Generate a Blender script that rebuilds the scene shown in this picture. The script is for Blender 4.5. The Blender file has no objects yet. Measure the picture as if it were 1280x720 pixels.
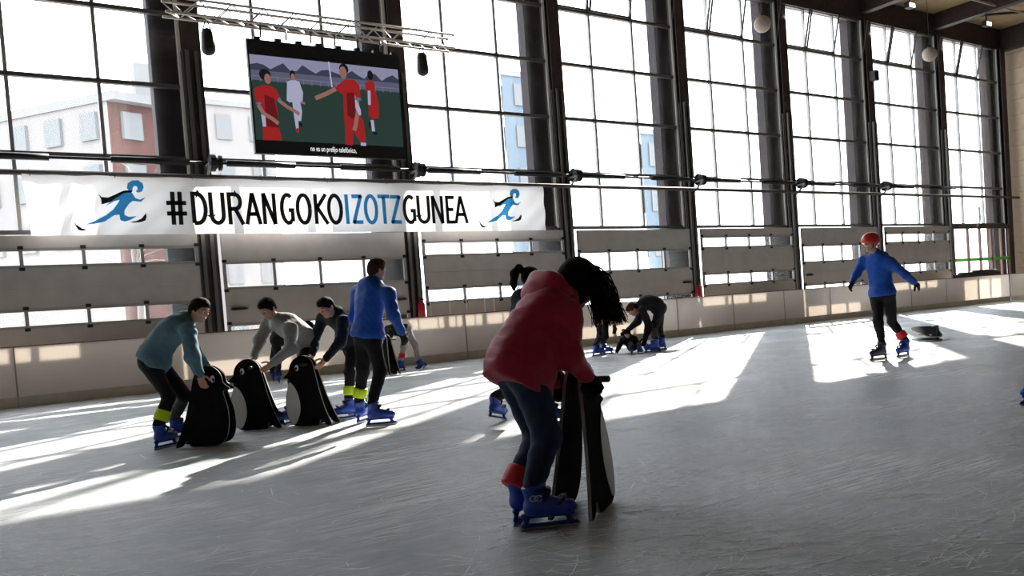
import bpy, bmesh, math, random
import numpy as np
from mathutils import Vector, Matrix
random.seed(7)
RNG = np.random.default_rng(11)
scene = bpy.context.scene
C = scene.collection

# ------------------------------------------------------------------ camera
F_PX, CX, CY = 1035.0, 640.0, 425.0
CAM = np.array([0.0, 0.0, 1.0])
AX_R = np.array([0.83573908, -0.54426647, -0.07289854])
AX_U = np.array([0.08063792, -0.00967441, 0.99669651])
AX_W = np.array([0.54317374, 0.83885661, -0.03580324])
cd = bpy.data.cameras.new('camera')
cam = bpy.data.objects.new('camera', cd)
C.objects.link(cam)
cd.sensor_width = 36.0
cd.lens = F_PX / 1280 * 36.0
cd.shift_y = (CY - 360) / 1280
cd.clip_end = 500
M = Matrix.Identity(4)
for i in range(3):
    M[i][0], M[i][1], M[i][2], M[i][3] = AX_R[i], AX_U[i], -AX_W[i], CAM[i]
cam.matrix_world = M
scene.camera = cam

# ------------------------------------------------------------------ light
world = bpy.data.worlds.new('world')
scene.world = world
world.use_nodes = True
wn = world.node_tree.nodes
wn['Background'].inputs[0].default_value = (0.86, 0.93, 1.0, 1)
wn['Background'].inputs[1].default_value = 5.0
sd = bpy.data.lights.new('sun', 'SUN')
sun = bpy.data.objects.new('sun', sd)
C.objects.link(sun)
sd.energy = 15.0
sd.angle = math.radians(0.6)
sd.color = (1.0, 0.93, 0.82)
SUNDIR = Vector((1.488, 1.167, 1.0)).normalized()
sun.rotation_euler = SUNDIR.to_track_quat('Z', 'Y').to_euler()
sun.location = (30, 40, 30)

vs = scene.view_settings
vs.view_transform = 'Standard'
vs.look = 'None'
vs.exposure = 0.45
vs.gamma = 1.0
vs.use_curve_mapping = False
try:
    scene.cycles.use_denoising = True
    scene.cycles.max_bounces = 10
    scene.cycles.diffuse_bounces = 5
    scene.cycles.transparent_max_bounces = 12
    scene.cycles.sample_clamp_indirect = 6
    scene.cycles.caustics_reflective = False
    scene.cycles.caustics_refractive = False
except Exception:
    pass

# ------------------------------------------------------------------ measuring helpers
def nrm(v):
    v = np.asarray(v, float)
    return v / (np.linalg.norm(v) + 1e-12)

def ray(px, py):
    return AX_W + AX_R * ((px - CX) / F_PX) + AX_U * ((CY - py) / F_PX)

def J(px, py, d):
    return CAM + ray(px, py) * d

def on_y(px, py, Y):
    r = ray(px, py)
    return CAM + r * (Y / r[1])

def on_ice(px, py, z=0.0):
    r = ray(px, py)
    return CAM + r * ((z - CAM[2]) / r[2])

HR = nrm([AX_R[0], AX_R[1], 0])      # level "to the right" in the hall seen from the bench
HF = nrm([AX_W[0], AX_W[1], 0])      # level "away"
UP = np.array([0, 0, 1.0])

def hdir(right, away, up=0.0):
    return nrm(HR * right + HF * away + UP * up)

# ------------------------------------------------------------------ materials
MATS = {}
def mat(name, col, rough=0.7, metal=0.0, noise=0.0, nscale=20.0, bump=0.0, bscale=60.0, spec=0.3, emit=None, estr=0.0,
        transl=0.0, sheen=0.0):
    if name in MATS:
        return MATS[name]
    m = bpy.data.materials.new(name)
    m.use_nodes = True
    nt = m.node_tree
    b = nt.nodes['Principled BSDF']
    c4 = (col[0], col[1], col[2], 1)
    b.inputs['Base Color'].default_value = c4
    b.inputs['Roughness'].default_value = rough
    b.inputs['Metallic'].default_value = metal
    b.inputs['Specular IOR Level'].default_value = spec
    if sheen:
        b.inputs['Sheen Weight'].default_value = sheen
    tc = nt.nodes.new('ShaderNodeTexCoord')
    if noise:
        n = nt.nodes.new('ShaderNodeTexNoise')
        n.inputs['Scale'].default_value = nscale
        n.inputs['Detail'].default_value = 5
        nt.links.new(tc.outputs['Object'], n.inputs['Vector'])
        r = nt.nodes.new('ShaderNodeValToRGB')
        r.color_ramp.elements[0].position = 0.3
        r.color_ramp.elements[1].position = 0.75
        r.color_ramp.elements[0].color = tuple(max(0, x * (1 - noise)) for x in col) + (1,)
        r.color_ramp.elements[1].color = tuple(min(1, x * (1 + noise)) for x in col) + (1,)
        nt.links.new(n.outputs['Fac'], r.inputs['Fac'])
        nt.links.new(r.outputs['Color'], b.inputs['Base Color'])
    if bump:
        n2 = nt.nodes.new('ShaderNodeTexNoise')
        n2.inputs['Scale'].default_value = bscale
        n2.inputs['Detail'].default_value = 4
        nt.links.new(tc.outputs['Object'], n2.inputs['Vector'])
        bp = nt.nodes.new('ShaderNodeBump')
        bp.inputs['Strength'].default_value = bump
        bp.inputs['Distance'].default_value = 0.01
        nt.links.new(n2.outputs['Fac'], bp.inputs['Height'])
        nt.links.new(bp.outputs['Normal'], b.inputs['Normal'])
    if emit is not None:
        b.inputs['Emission Color'].default_value = tuple(emit) + (1,)
        b.inputs['Emission Strength'].default_value = estr
    if transl:
        out = nt.nodes['Material Output']
        t = nt.nodes.new('ShaderNodeBsdfTranslucent')
        t.inputs['Color'].default_value = c4
        mx = nt.nodes.new('ShaderNodeMixShader')
        mx.inputs[0].default_value = transl
        nt.links.new(b.outputs[0], mx.inputs[1])
        nt.links.new(t.outputs[0], mx.inputs[2])
        nt.links.new(mx.outputs[0], out.inputs[0])
    MATS[name] = m
    return m

def mat_glass(name, haze, tint=(1, 1, 1), streak=0.5):
    m = bpy.data.materials.new(name)
    m.use_nodes = True
    nt = m.node_tree
    for n in list(nt.nodes):
        nt.nodes.remove(n)
    out = nt.nodes.new('ShaderNodeOutputMaterial')
    tr = nt.nodes.new('ShaderNodeBsdfTransparent')
    tr.inputs[0].default_value = tuple(tint) + (1,)
    tl = nt.nodes.new('ShaderNodeBsdfTranslucent')
    tl.inputs[0].default_value = (0.85, 0.87, 0.86, 1)
    gl = nt.nodes.new('ShaderNodeBsdfGlossy')
    gl.inputs['Roughness'].default_value = 0.03
    tc = nt.nodes.new('ShaderNodeTexCoord')
    mp = nt.nodes.new('ShaderNodeMapping')
    mp.inputs['Scale'].default_value = (6, 6, 0.8)
    n = nt.nodes.new('ShaderNodeTexNoise')
    n.inputs['Scale'].default_value = 1.3
    n.inputs['Detail'].default_value = 6
    nt.links.new(tc.outputs['Object'], mp.inputs[0])
    nt.links.new(mp.outputs[0], n.inputs['Vector'])
    mr = nt.nodes.new('ShaderNodeMapRange')
    mr.inputs['From Min'].default_value = 0.3
    mr.inputs['From Max'].default_value = 0.8
    mr.inputs['To Min'].default_value = haze * (1 - streak)
    mr.inputs['To Max'].default_value = haze * (1 + streak)
    nt.links.new(n.outputs['Fac'], mr.inputs[0])
    m1 = nt.nodes.new('ShaderNodeMixShader')
    nt.links.new(mr.outputs[0], m1.inputs[0])
    nt.links.new(tr.outputs[0], m1.inputs[1])
    nt.links.new(tl.outputs[0], m1.inputs[2])
    fr = nt.nodes.new('ShaderNodeFresnel')
    fr.inputs[0].default_value = 1.35
    m2 = nt.nodes.new('ShaderNodeMixShader')
    nt.links.new(fr.outputs[0], m2.inputs[0])
    nt.links.new(m1.outputs[0], m2.inputs[1])
    nt.links.new(gl.outputs[0], m2.inputs[2])
    nt.links.new(m2.outputs[0], out.inputs[0])
    MATS[name] = m
    return m

def mat_ice():
    m = bpy.data.materials.new('scratched_ice')
    m.use_nodes = True
    nt = m.node_tree
    b = nt.nodes['Principled BSDF']
    L = nt.links.new
    tc = nt.nodes.new('ShaderNodeTexCoord')
    def noise(scale, detail, vec, rough=0.6):
        n = nt.nodes.new('ShaderNodeTexNoise')
        n.inputs['Scale'].default_value = scale
        n.inputs['Detail'].default_value = detail
        n.inputs['Roughness'].default_value = rough
        L(vec, n.inputs['Vector'])
        return n.outputs['Fac']
    def mapping(rot, sc):
        mp = nt.nodes.new('ShaderNodeMapping')
        mp.inputs['Rotation'].default_value = (0, 0, rot)
        mp.inputs['Scale'].default_value = sc
        L(tc.outputs['Object'], mp.inputs[0])
        return mp.outputs[0]
    def math_(op, a, bb):
        q = nt.nodes.new('ShaderNodeMath')
        q.operation = op
        for i, v in enumerate((a, bb)):
            if isinstance(v, (int, float)):
                q.inputs[i].default_value = v
            else:
                L(v, q.inputs[i])
        return q.outputs[0]
    def rng(v, a, bb, c, d):
        q = nt.nodes.new('ShaderNodeMapRange')
        q.inputs['From Min'].default_value = a
        q.inputs['From Max'].default_value = bb
        q.inputs['To Min'].default_value = c
        q.inputs['To Max'].default_value = d
        L(v, q.inputs[0])
        return q.outputs[0]
    # long skate cuts in several directions, thresholded so they come and go
    cuts = None
    for k, (rot, sx, sy, lo) in enumerate(((0.4, 1.6, 34, .565), (0.75, 2.0, 42, .575), (-0.5, 1.4, 36, .58), (1.1, 2.2, 38, .58), (0.1, 2.8, 50, .565))):
        nz = noise(1.0, 3, mapping(rot, (sx, sy, 1)), 0.55)
        c = rng(nz, lo, lo + .05, 0, 1)
        cuts = c if cuts is None else math_('MAXIMUM', cuts, c)
    patch = rng(noise(0.55, 3, tc.outputs['Object']), .44, .60, 0, 1)
    fine = noise(9, 6, mapping(0.5, (0.5, 1.9, 1)), 0.75)
    snow = math_('MULTIPLY', math_('MULTIPLY', cuts, patch), 1.0)
    big = noise(0.25, 4, tc.outputs['Object'])
    base = nt.nodes.new('ShaderNodeMixRGB')
    base.inputs[1].default_value = (0.29, 0.315, 0.335, 1)
    base.inputs[2].default_value = (0.52, 0.55, 0.57, 1)
    L(rng(math_('ADD', math_('MULTIPLY', fine, .75), math_('MULTIPLY', big, .4)), .38, .78, 0, 1), base.inputs[0])
    top = nt.nodes.new('ShaderNodeMixRGB')
    top.inputs[2].default_value = (0.93, 0.95, 0.97, 1)
    L(snow, top.inputs[0])
    L(base.outputs[0], top.inputs[1])
    nt.nodes.remove(b)
    df = nt.nodes.new('ShaderNodeBsdfDiffuse')
    L(top.outputs[0], df.inputs['Color'])
    gs = nt.nodes.new('ShaderNodeBsdfGlossy')
    L(rng(math_('ADD', fine, snow), .3, 1.2, .24, .6), gs.inputs['Roughness'])
    fz = nt.nodes.new('ShaderNodeFresnel')
    fz.inputs['IOR'].default_value = 1.31
    mxs = nt.nodes.new('ShaderNodeMixShader')
    L(math_('MULTIPLY', fz.outputs[0], math_('SUBTRACT', .32, math_('MULTIPLY', snow, .3))), mxs.inputs[0])
    L(df.outputs[0], mxs.inputs[1])
    L(gs.outputs[0], mxs.inputs[2])
    L(mxs.outputs[0], nt.nodes['Material Output'].inputs[0])
    bp = nt.nodes.new('ShaderNodeBump')
    bp.inputs['Strength'].default_value = 0.3
    bp.inputs['Distance'].default_value = 0.012
    L(math_('ADD', math_('MULTIPLY', fine, 1.0), math_('MULTIPLY', cuts, .15)), bp.inputs['Height'])
    L(bp.outputs['Normal'], df.inputs['Normal'])
    L(bp.outputs['Normal'], gs.inputs['Normal'])
    return m

# ------------------------------------------------------------------ object helpers
def link(name, me, m=None, parent=None):
    o = bpy.data.objects.new(name, me)
    C.objects.link(o)
    if m is not None and me is not None:
        me.materials.clear()
        me.materials.append(m)
    if parent is not None:
        o.parent = parent
    return o

def tag(o, label=None, cat=None, group=None, kind=None):
    if label: o['label'] = label
    if cat: o['category'] = cat
    if group: o['group'] = group
    if kind: o['kind'] = kind
    return o

def empty(name, loc=(0, 0, 0), rz=0.0, label=None, cat=None, group=None, kind=None):
    o = bpy.data.objects.new(name, None)
    C.objects.link(o)
    o.location = loc
    o.rotation_euler = (0, 0, rz)
    return tag(o, label, cat, group, kind)

def bm_box(bm, lo, hi):
    vs_ = [bm.verts.new((x, y, z)) for x in (lo[0], hi[0]) for y in (lo[1], hi[1]) for z in (lo[2], hi[2])]
    for f in ((0, 1, 3, 2), (4, 6, 7, 5), (0, 4, 5, 1), (2, 3, 7, 6), (0, 2, 6, 4), (1, 5, 7, 3)):
        bm.faces.new([vs_[i] for i in f])

def bm_tube(bm, pts, radii, n=8, caps=True, flat=None):
    pts = [np.asarray(p, float) for p in pts]
    if not hasattr(radii, '__len__'):
        radii = [radii] * len(pts)
    rings = []
    prev = None
    for i, p in enumerate(pts):
        t = nrm(pts[min(i + 1, len(pts) - 1)] - pts[max(i - 1, 0)])
        if prev is None:
            a = np.array([0, 0, 1.0]) if abs(t[2]) < .9 else np.array([1.0, 0, 0])
            u = nrm(np.cross(t, a))
        else:
            u = nrm(prev - t * (prev @ t))
        prev = u
        v = np.cross(t, u)
        rings.append([bm.verts.new(p + radii[i] * (u * math.cos(2 * math.pi * k / n) + v * math.sin(2 * math.pi * k / n) * (flat or 1))) for k in range(n)])
    for a, b_ in zip(rings[:-1], rings[1:]):
        for k in range(n):
            bm.faces.new((a[k], a[(k + 1) % n], b_[(k + 1) % n], b_[k]))
    if caps:
        bm.faces.new(list(reversed(rings[0])))
        bm.faces.new(rings[-1])

def bm_mesh(name, bm, smooth=False):
    bmesh.ops.recalc_face_normals(bm, faces=bm.faces)
    me = bpy.data.meshes.new(name)
    bm.to_mesh(me)
    bm.free()
    if smooth:
        me.polygons.foreach_set('use_smooth', [True] * len(me.polygons))
    return me

def box_mesh(name, lo, hi, bevel=0.0):
    bm = bmesh.new()
    bm_box(bm, lo, hi)
    if bevel:
        bmesh.ops.bevel(bm, geom=bm.edges[:], offset=bevel, segments=2, affect='EDGES', profile=.6)
    return bm_mesh(name, bm)

def box(name, lo, hi, m, parent=None, bevel=0.0):
    return link(name, box_mesh(name, lo, hi, bevel), m, parent)

def tube(name, pts, r, m, parent=None, n=8, flat=None):
    bm = bmesh.new()
    bm_tube(bm, pts, r, n, True, flat)
    return link(name, bm_mesh(name, bm, True), m, parent)

def poly_mesh(name, outline, thick, holes=None):
    """outline: list of (x,z); slab between y=-thick/2..thick/2"""
    bm = bmesh.new()
    a = [bm.verts.new((x, -thick / 2, z)) for x, z in outline]
    b_ = [bm.verts.new((x, thick / 2, z)) for x, z in outline]
    n = len(a)
    fa = bm.faces.new(a)
    fb = bm.faces.new(list(reversed(b_)))
    for k in range(n):
        f = bm.faces.new((a[k], b_[k], b_[(k + 1) % n], a[(k + 1) % n]))
        f.material_index = 1
    return bm_mesh(name, bm)

def flat_mesh(name, polys):
    """polys in (x,z) as separate ngons in plane y=0, facing -y"""
    bm = bmesh.new()
    for pl in polys:
        vsx = [bm.verts.new((x, 0, z)) for x, z in pl]
        bm.faces.new(vsx)
    bmesh.ops.remove_doubles(bm, verts=bm.verts[:], dist=2e-4)
    me = bpy.data.meshes.new(name)
    bmesh.ops.triangulate(bm, faces=bm.faces[:])
    bm.to_mesh(me)
    bm.free()
    return me

def catmull(pts, per=4, closed=True):
    P = [np.asarray(p, float) for p in pts]
    n = len(P)
    out = []
    rngi = range(n if closed else n - 1)
    for i in rngi:
        p0 = P[(i - 1) % n] if closed or i > 0 else P[i]
        p1, p2 = P[i], P[(i + 1) % n]
        p3 = P[(i + 2) % n] if closed or i + 2 < n else p2
        for k in range(per):
            t = k / per
            out.append(.5 * ((2 * p1) + (-p0 + p2) * t + (2 * p0 - 5 * p1 + 4 * p2 - p3) * t * t + (-p0 + 3 * p1 - 3 * p2 + p3) * t ** 3))
    if not closed:
        out.append(P[-1])
    return out

# ------------------------------------------------------------------ smooth solids (figures): blended shapes meshed together
class Solid:
    def __init__(s, res=0.01, k=0.02):
        s.res, s.k, s.pr = res, k, []
        s.wr = 0.0
        s.extra = None
    def cone(s, a, b, ra, rb=None, k=None, op='u', side=None, f=1.0):
        rb = ra if rb is None else rb
        a, b = np.asarray(a, float), np.asarray(b, float)
        rm = max(ra, rb) * max(f, 1)
        def fn(P):
            Q = P - a
            ab = b - a
            if side is not None:
                sv = nrm(side)
                Q = Q - (Q @ sv)[..., None] * sv * (1 - 1 / f)
                ab = ab - (ab @ sv) * sv * (1 - 1 / f)
            h = np.clip((Q @ ab) / (ab @ ab + 1e-12), 0, 1)
            return np.linalg.norm(Q - h[..., None] * ab, axis=-1) - (ra + (rb - ra) * h)
        s.pr.append((fn, np.minimum(a, b) - rm, np.maximum(a, b) + rm, s.k if k is None else k, op))
        return s
    def ell(s, c, axes, r, k=None, op='u'):
        c = np.asarray(c, float)
        A = np.stack([nrm(x) for x in axes])
        r = np.asarray(r, float)
        rm = np.sqrt(((A * r[:, None]) ** 2).sum(0))
        def fn(P):
            q = (P - c) @ A.T
            k0 = np.linalg.norm(q / r, axis=-1)
            k1 = np.linalg.norm(q / (r * r), axis=-1) + 1e-9
            return np.where(k0 < 1e-4, -r.min(), k0 * (k0 - 1) / k1)
        s.pr.append((fn, c - rm, c + rm, s.k if k is None else k, op))
        return s
    def cut(s, point, normal, k=0.004):
        """keep the side the normal points to"""
        point, normal = np.asarray(point, float), nrm(normal)
        s.pr.append((lambda P: (P - point) @ normal, None, None, k, 'i'))
        return s
    def mesh(s, name):
        lo = np.min([p[1] for p in s.pr if p[4] == 'u'], 0) - 3 * s.res
        hi = np.max([p[2] for p in s.pr if p[4] == 'u'], 0) + 3 * s.res
        n = np.ceil((hi - lo) / s.res).astype(int) + 1
        ax = [lo[i] + np.arange(n[i]) * s.res for i in range(3)]
        Fd = np.full(n, 0.3, np.float64)
        for fn, l, h, k, op in s.pr:
            if op == 'i':
                i0, i1 = np.zeros(3, int), n
            else:
                pad = 2 * k + 2.5 * s.res
                i0 = np.clip(np.floor((l - pad - lo) / s.res).astype(int), 0, n)
                i1 = np.clip(np.ceil((h + pad - lo) / s.res).astype(int) + 1, 0, n)
                if (i1 <= i0).any():
                    continue
            sl = tuple(slice(a, b) for a, b in zip(i0, i1))
            P = np.stack(np.meshgrid(ax[0][sl[0]], ax[1][sl[1]], ax[2][sl[2]], indexing='ij'), -1)
            d = fn(P)
            g = Fd[sl]
            if op == 'u':
                hh = np.maximum(k - np.abs(d - g), 0) / max(k, 1e-9)
                Fd[sl] = np.minimum(d, g) - hh * hh * k * .25
            else:
                e = -d
                hh = np.maximum(k - np.abs(e - g), 0) / max(k, 1e-9)
                Fd[sl] = np.maximum(e, g) + hh * hh * k * .25
        if s.wr or s.extra:
            near = np.abs(Fd) < 0.06
            ii = np.nonzero(near)
            P = np.stack([ax[0][ii[0]], ax[1][ii[1]], ax[2][ii[2]]], -1)
            dd = np.zeros(len(P))
            if s.wr:
                rg = np.random.default_rng(5)
                for q in range(7):
                    w = rg.normal(size=3) * (14 + 7 * q)
                    dd += np.sin(P @ w + rg.uniform(0, 6) + 1.5 * np.sin(P @ (rg.normal(size=3) * 9))) / (1 + .45 * q)
                dd *= s.wr * .5
            if s.extra:
                dd += s.extra(P)
            Fd[ii] += dd
        Fd[0], Fd[-1] = .1, .1
        Fd[:, 0], Fd[:, -1] = .1, .1
        Fd[:, :, 0], Fd[:, :, -1] = .1, .1
        return nets(name, Fd, lo, s.res)

def nets(name, Fd, lo, res):
    S = Fd < 0
    cnt = np.zeros(np.array(Fd.shape) - 1, int)
    for dx in (0, 1):
        for dy in (0, 1):
            for dz in (0, 1):
                cnt += S[dx:S.shape[0] - 1 + dx, dy:S.shape[1] - 1 + dy, dz:S.shape[2] - 1 + dz]
    act = (cnt > 0) & (cnt < 8)
    idx = np.full(act.shape, -1, int)
    cells = np.argwhere(act)
    idx[act] = np.arange(len(cells))
    acc = np.zeros((len(cells), 3))
    num = np.zeros(len(cells))
    cor = [(a, b, c) for a in (0, 1) for b in (0, 1) for c in (0, 1)]
    for a in cor:
        for axd in range(3):
            if a[axd] == 0:
                b = list(a)
                b[axd] = 1
                fa = Fd[cells[:, 0] + a[0], cells[:, 1] + a[1], cells[:, 2] + a[2]]
                fb = Fd[cells[:, 0] + b[0], cells[:, 1] + b[1], cells[:, 2] + b[2]]
                x = (fa < 0) != (fb < 0)
                t = np.where(x, fa / np.where(x, fa - fb, 1), 0)
                p = np.array(a)[None] + (np.array(b) - np.array(a))[None] * t[:, None]
                acc += p * x[:, None]
                num += x
    V = lo + res * (cells + acc / num[:, None])
    quads = []
    for axd in range(3):
        o1, o2 = (axd + 1) % 3, (axd + 2) % 3
        sl0 = [slice(1, -1)] * 3
        sl1 = [slice(1, -1)] * 3
        sl0[axd] = slice(0, -1)
        sl1[axd] = slice(1, None)
        A, B = S[tuple(sl0)], S[tuple(sl1)]
        e = np.argwhere(A != B)
        if not len(e):
            continue
        st = A[A != B]
        off = np.ones(3, int)
        off[axd] = 0
        e = e + off
        def cell(d1, d2):
            q = e.copy()
            q[:, o1] -= d1
            q[:, o2] -= d2
            return idx[q[:, 0], q[:, 1], q[:, 2]]
        q = np.stack([cell(1, 1), cell(0, 1), cell(0, 0), cell(1, 0)], 1)
        q[~st] = q[~st][:, ::-1]
        quads.append(q)
    Q = np.concatenate(quads)
    me = bpy.data.meshes.new(name)
    me.vertices.add(len(V))
    me.vertices.foreach_set('co', V.astype(np.float32).ravel())
    me.loops.add(Q.size)
    me.loops.foreach_set('vertex_index', Q.astype(np.int32).ravel())
    me.polygons.add(len(Q))
    me.polygons.foreach_set('loop_start', (np.arange(len(Q)) * 4).astype(np.int32))
    me.polygons.foreach_set('loop_total', np.full(len(Q), 4, np.int32))
    me.polygons.foreach_set('use_smooth', np.ones(len(Q), bool))
    me.update(calc_edges=True)
    me.validate()
    return me

# ------------------------------------------------------------------ common materials
STEEL = mat('dark_brown_steel', (0.042, 0.028, 0.027), .55, .0, .25, 6)
ALU = mat('grey_aluminium', (0.30, 0.29, 0.28), .45, .35)
BLACKM = mat('black_painted_metal', (0.012, 0.012, 0.013), .5)
CREAM = mat('cream_strip', (.80, .77, .74), .5)
DOORG = mat('grey_door_panel', (0.40, 0.37, 0.35), .6, 0, .08, 3, .15, 120)
RUB = mat('black_rubber', (0.01, 0.01, 0.01), .8)
BRICK = mat('dark_red_cladding', (0.013, 0.007, 0.009), .8, 0, .3, 4)
GLASS = mat_glass('dusty_window_glass', .018)
DGLASS = mat_glass('acrylic_door_pane', .05)
BOARDM = mat('white_board_plastic', (0.84, 0.79, 0.74), .45, 0, .04, 2, transl=.5)
KICK = mat('pale_kick_strip', (0.62, 0.58, 0.50), .5, 0, .1, 5)
TAN = mat('tan_wall_panel', (0.52, 0.40, 0.29), .7, 0, .12, 3)
CEILM = mat('brown_ceiling_board', (0.30, 0.22, 0.12), .85, 0, .15, 2)
CONC = mat('walkway_concrete', (0.36, 0.34, 0.32), .9, 0, .2, 3)
GREYW = mat('plain_hall_wall', (0.34, 0.33, 0.32), .9, 0, .1, 1)
SPRING = mat('black_spring_steel', (0.02, 0.02, 0.022), .4, .4)

DW, DB = 16.85, 15.85
X0, SB = 3.75, 4.375
XE = 35.0
def xk(k): return X0 + SB * k

# ------------------------------------------------------------------ setting
tag(box('floor', (-9, -12, -.25), (XE, DB + .02, 0), mat_ice()), 'grey scratched ice of the rink', kind='structure')
tag(box('floor_walkway', (-9, DB + .03, -.25), (XE, DW + .1, -.02), CONC), 'concrete strip behind the boards', kind='structure')
tag(box('ground', (-90, DW + .1, -.5), (170, 190, -.12), mat('paving_outside', (.42, .41, .40), .9, 0, .15, .6)), 'pale paved ground outside the hall', kind='structure')
tag(box('wall_left', (-9.3, -12, -.2), (-9, DW, 10.6), GREYW), kind='structure')
tag(box('wall_rear', (-9.3, -12.3, -.2), (XE + .3, -12, 10.6), GREYW), kind='structure')
wr_ = tag(box('wall_right', (XE + .03, -12, -.2), (XE + .35, DW + .2, 10.6), GREYW), 'tan boarded end wall at the far right', kind='structure')
pm = box_mesh('cladding_panel', (0, 0, 0), (.035, 7.2, .585), .006)
pm.materials.append(TAN)
for j in range(17):
    for i in range(4):
        link('cladding_panel', pm, None, wr_).location = (XE - .005, -12 + i * 7.22 + (0 if i else 0), j * .6 + .02)
tag(box('wall_front', (-9.3, DW - .08, 9.84), (XE + .3, DW + .25, 10.6), STEEL), 'dark beam over the window wall', kind='structure')
tag(box('wall_front_corner', (-9.3, DW - .05, -.2), (xk(-2) - .5, DW + .2, 9.84), GREYW), kind='structure')
ceil = tag(box('ceiling', (-9.3, -12.3, 10.6), (XE + .35, DW + .3, 10.75), CEILM), 'brown boarded ceiling between dark beams', kind='structure')
for k in range(-2, 7):
    box('rafter', (xk(k) + .03, -12, 10.05), (xk(k) + .33, DW - .09, 10.6), STEEL, ceil)
for yy in (13.6, 10.2, 6.6, 3.0, -1, -5):
    box('purlin', (-9, yy, 10.3), (XE, yy + .16, 10.6), STEEL, ceil)
for k in range(2, 7):
    tube('brace', [(xk(k) + .18, DW - .2, 10.4), (xk(k + 1) + .18, 13.6, 10.4)], .05, STEEL, ceil, 6)
box('end_beam', (XE - .3, -12, 9.75), (XE - .01, DW - .09, 10.6), STEEL, ceil)
tube('pipe', [(14, 14.6, 10.15), (XE - .2, 14.6, 10.15)], .035, ALU, ceil, 8)

# fins outside, columns inside
for k in range(-2, 9):
    x = xk(k)
    if k <= 7:
        tag(box('trim_%d' % (k + 3), (x - .50, DW + .10, -.12), (x + .34, DW + .40, 10.5), BRICK), 'dark red pillar standing outside the glass', kind='structure')
for k in range(-2, 8):
    x = xk(k)
    if x > XE:
        continue
    c = tag(empty('trim_%d' % (k + 20), (x + .20, DW - .13, 0), label='dark steel column between two windows', kind='structure'))
    hw = .17
    box('flange', (-hw, -.075, 0), (hw, -.05, 9.84), STEEL, c)
    box('web', (-.02, -.05, 0), (.02, .05, 9.84), STEEL, c)
    box('flange', (-hw, .05, 0), (hw, .075, 9.84), STEEL, c)

# windows
ZR = [2.98, 4.37, 5.75, 7.13, 8.51, 9.81]
UC = [0.0, 1.458, 2.917, 4.375]
vm = box_mesh('mullion', (-.032, -.045, ZR[0]), (.032, .045, ZR[-1])); vm.materials.append(ALU)
tm = box_mesh('transom', (UC[0], -.05, -.038), (UC[3], .05, .038)); tm.materials.append(mat('dark_transom', (.10, .095, .09), .5, .2))
def pane_mesh(name, w, h, m, t=.006):
    me = bpy.data.meshes.new(name)
    me.from_pydata([(-w / 2, 0, -h / 2), (w / 2, 0, -h / 2), (w / 2, 0, h / 2), (-w / 2, 0, h / 2)], [], [(0, 1, 2, 3)])
    me.materials.append(m)
    return me
PM = {}
for r in range(5):
    PM[r] = pane_mesh('pane', 1.39, ZR[r + 1] - ZR[r] - .076, GLASS)
sm = bmesh.new()
hh = ZR[5] - ZR[4] - .09
for lo, hi in (((-.70, -.02, 0), (-.655, .02, hh)), ((.655, -.02, 0), (.70, .02, hh)), ((-.70, -.02, 0), (.70, .02, .045)), ((-.70, -.02, hh - .045), (.70, .02, hh))):
    bm_box(sm, lo, hi)
sm = bm_mesh('sash', sm); sm.materials.append(STEEL)
spn = pane_mesh('pane', 1.33, hh - .07, GLASS)
for k in range(-2, 7):
    w = empty('window_%d' % (k + 3), (xk(k), DW, 0), label='tall gridded window of square panes', kind='structure')
    for u in UC[1:]:
        if xk(k) + u < XE - .05:
            link('mullion', vm, None, w).location = (u, 0, 0)
    box('cream_strip', (UC[3] - .04, -.075, ZR[0]), (UC[3] + .035, -.046, ZR[-1]), CREAM, w)
    for z in ZR:
        link('transom', tm, None, w).location = (0, -.012, z)
    for r in range(5):
        for c_ in range(3):
            uc = (UC[c_] + UC[c_ + 1]) / 2
            if r == 4 and k >= 1 and c_ < 2:
                sa = link('sash', sm, None, w)
                sa.location = (uc, -.05, ZR[4] + .045)
                sa.rotation_euler = (math.radians(13), 0, 0)
                p_ = link('pane', spn, None, sa)
                p_.location = (0, 0, hh / 2)
            else:
                link('pane', PM[r], None, w).location = (uc, .012, (ZR[r] + ZR[r + 1]) / 2)

# sectional doors under the windows
YD = DW - .24
D0, D1 = .42, 4.36
POST = box_mesh('post', (-.03, -.035, 0), (.03, .02, 1)); POST.materials.append(ALU)
HINGE = box_mesh('hinge', (-.045, -.05, -.03), (.045, -.02, .03), .006); HINGE.materials.append(BLACKM)
TRACK = bmesh.new()
for lo, hi in (((-.07, -.10, 0), (-.05, .06, 6.4)), ((-.05, .04, 0), (.05, .06, 6.4)), ((-.05, -.10, 0), (.0, -.085, 6.4))):
    bm_box(TRACK, lo, hi)
TRACK = bm_mesh('guide_track', TRACK); TRACK.materials.append(mat('dark_galvanised', (.13, .125, .12), .5, .5))
DRUM = bmesh.new()
bm_tube(DRUM, [(-.16, 0, 0), (-.13, 0, 0), (-.12, 0, 0), (-.02, 0, 0), (-.01, 0, 0), (.05, 0, 0), (.06, 0, 0), (.10, 0, 0)], [.06, .14, .17, .17, .11, .11, .15, .15], 14)
DRUM = bm_mesh('cable_drum', DRUM, False); DRUM.materials.append(BLACKM)
BRK = bmesh.new()
bm_box(BRK, (-.02, -.30, -.02), (.02, .28, .03))
bm_box(BRK, (-.02, .24, -.45), (.02, .28, .03))
bm_tube(BRK, [(0, -.28, -.01), (0, .25, -.42)], .028, 6)
BRK = bm_mesh('bracket', BRK); BRK.materials.append(mat('bracket_grey', (.2, .19, .18), .5, .3))
LATCH = bmesh.new()
bm_tube(LATCH, [(-.17, 0, 0), (-.14, 0, 0), (.10, 0, 0), (.16, 0, 0)], [.03, .055, .055, .03], 10, flat=.5)
LATCH = bm_mesh('latch', LATCH, True); LATCH.materials.append(BLACKM)
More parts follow.
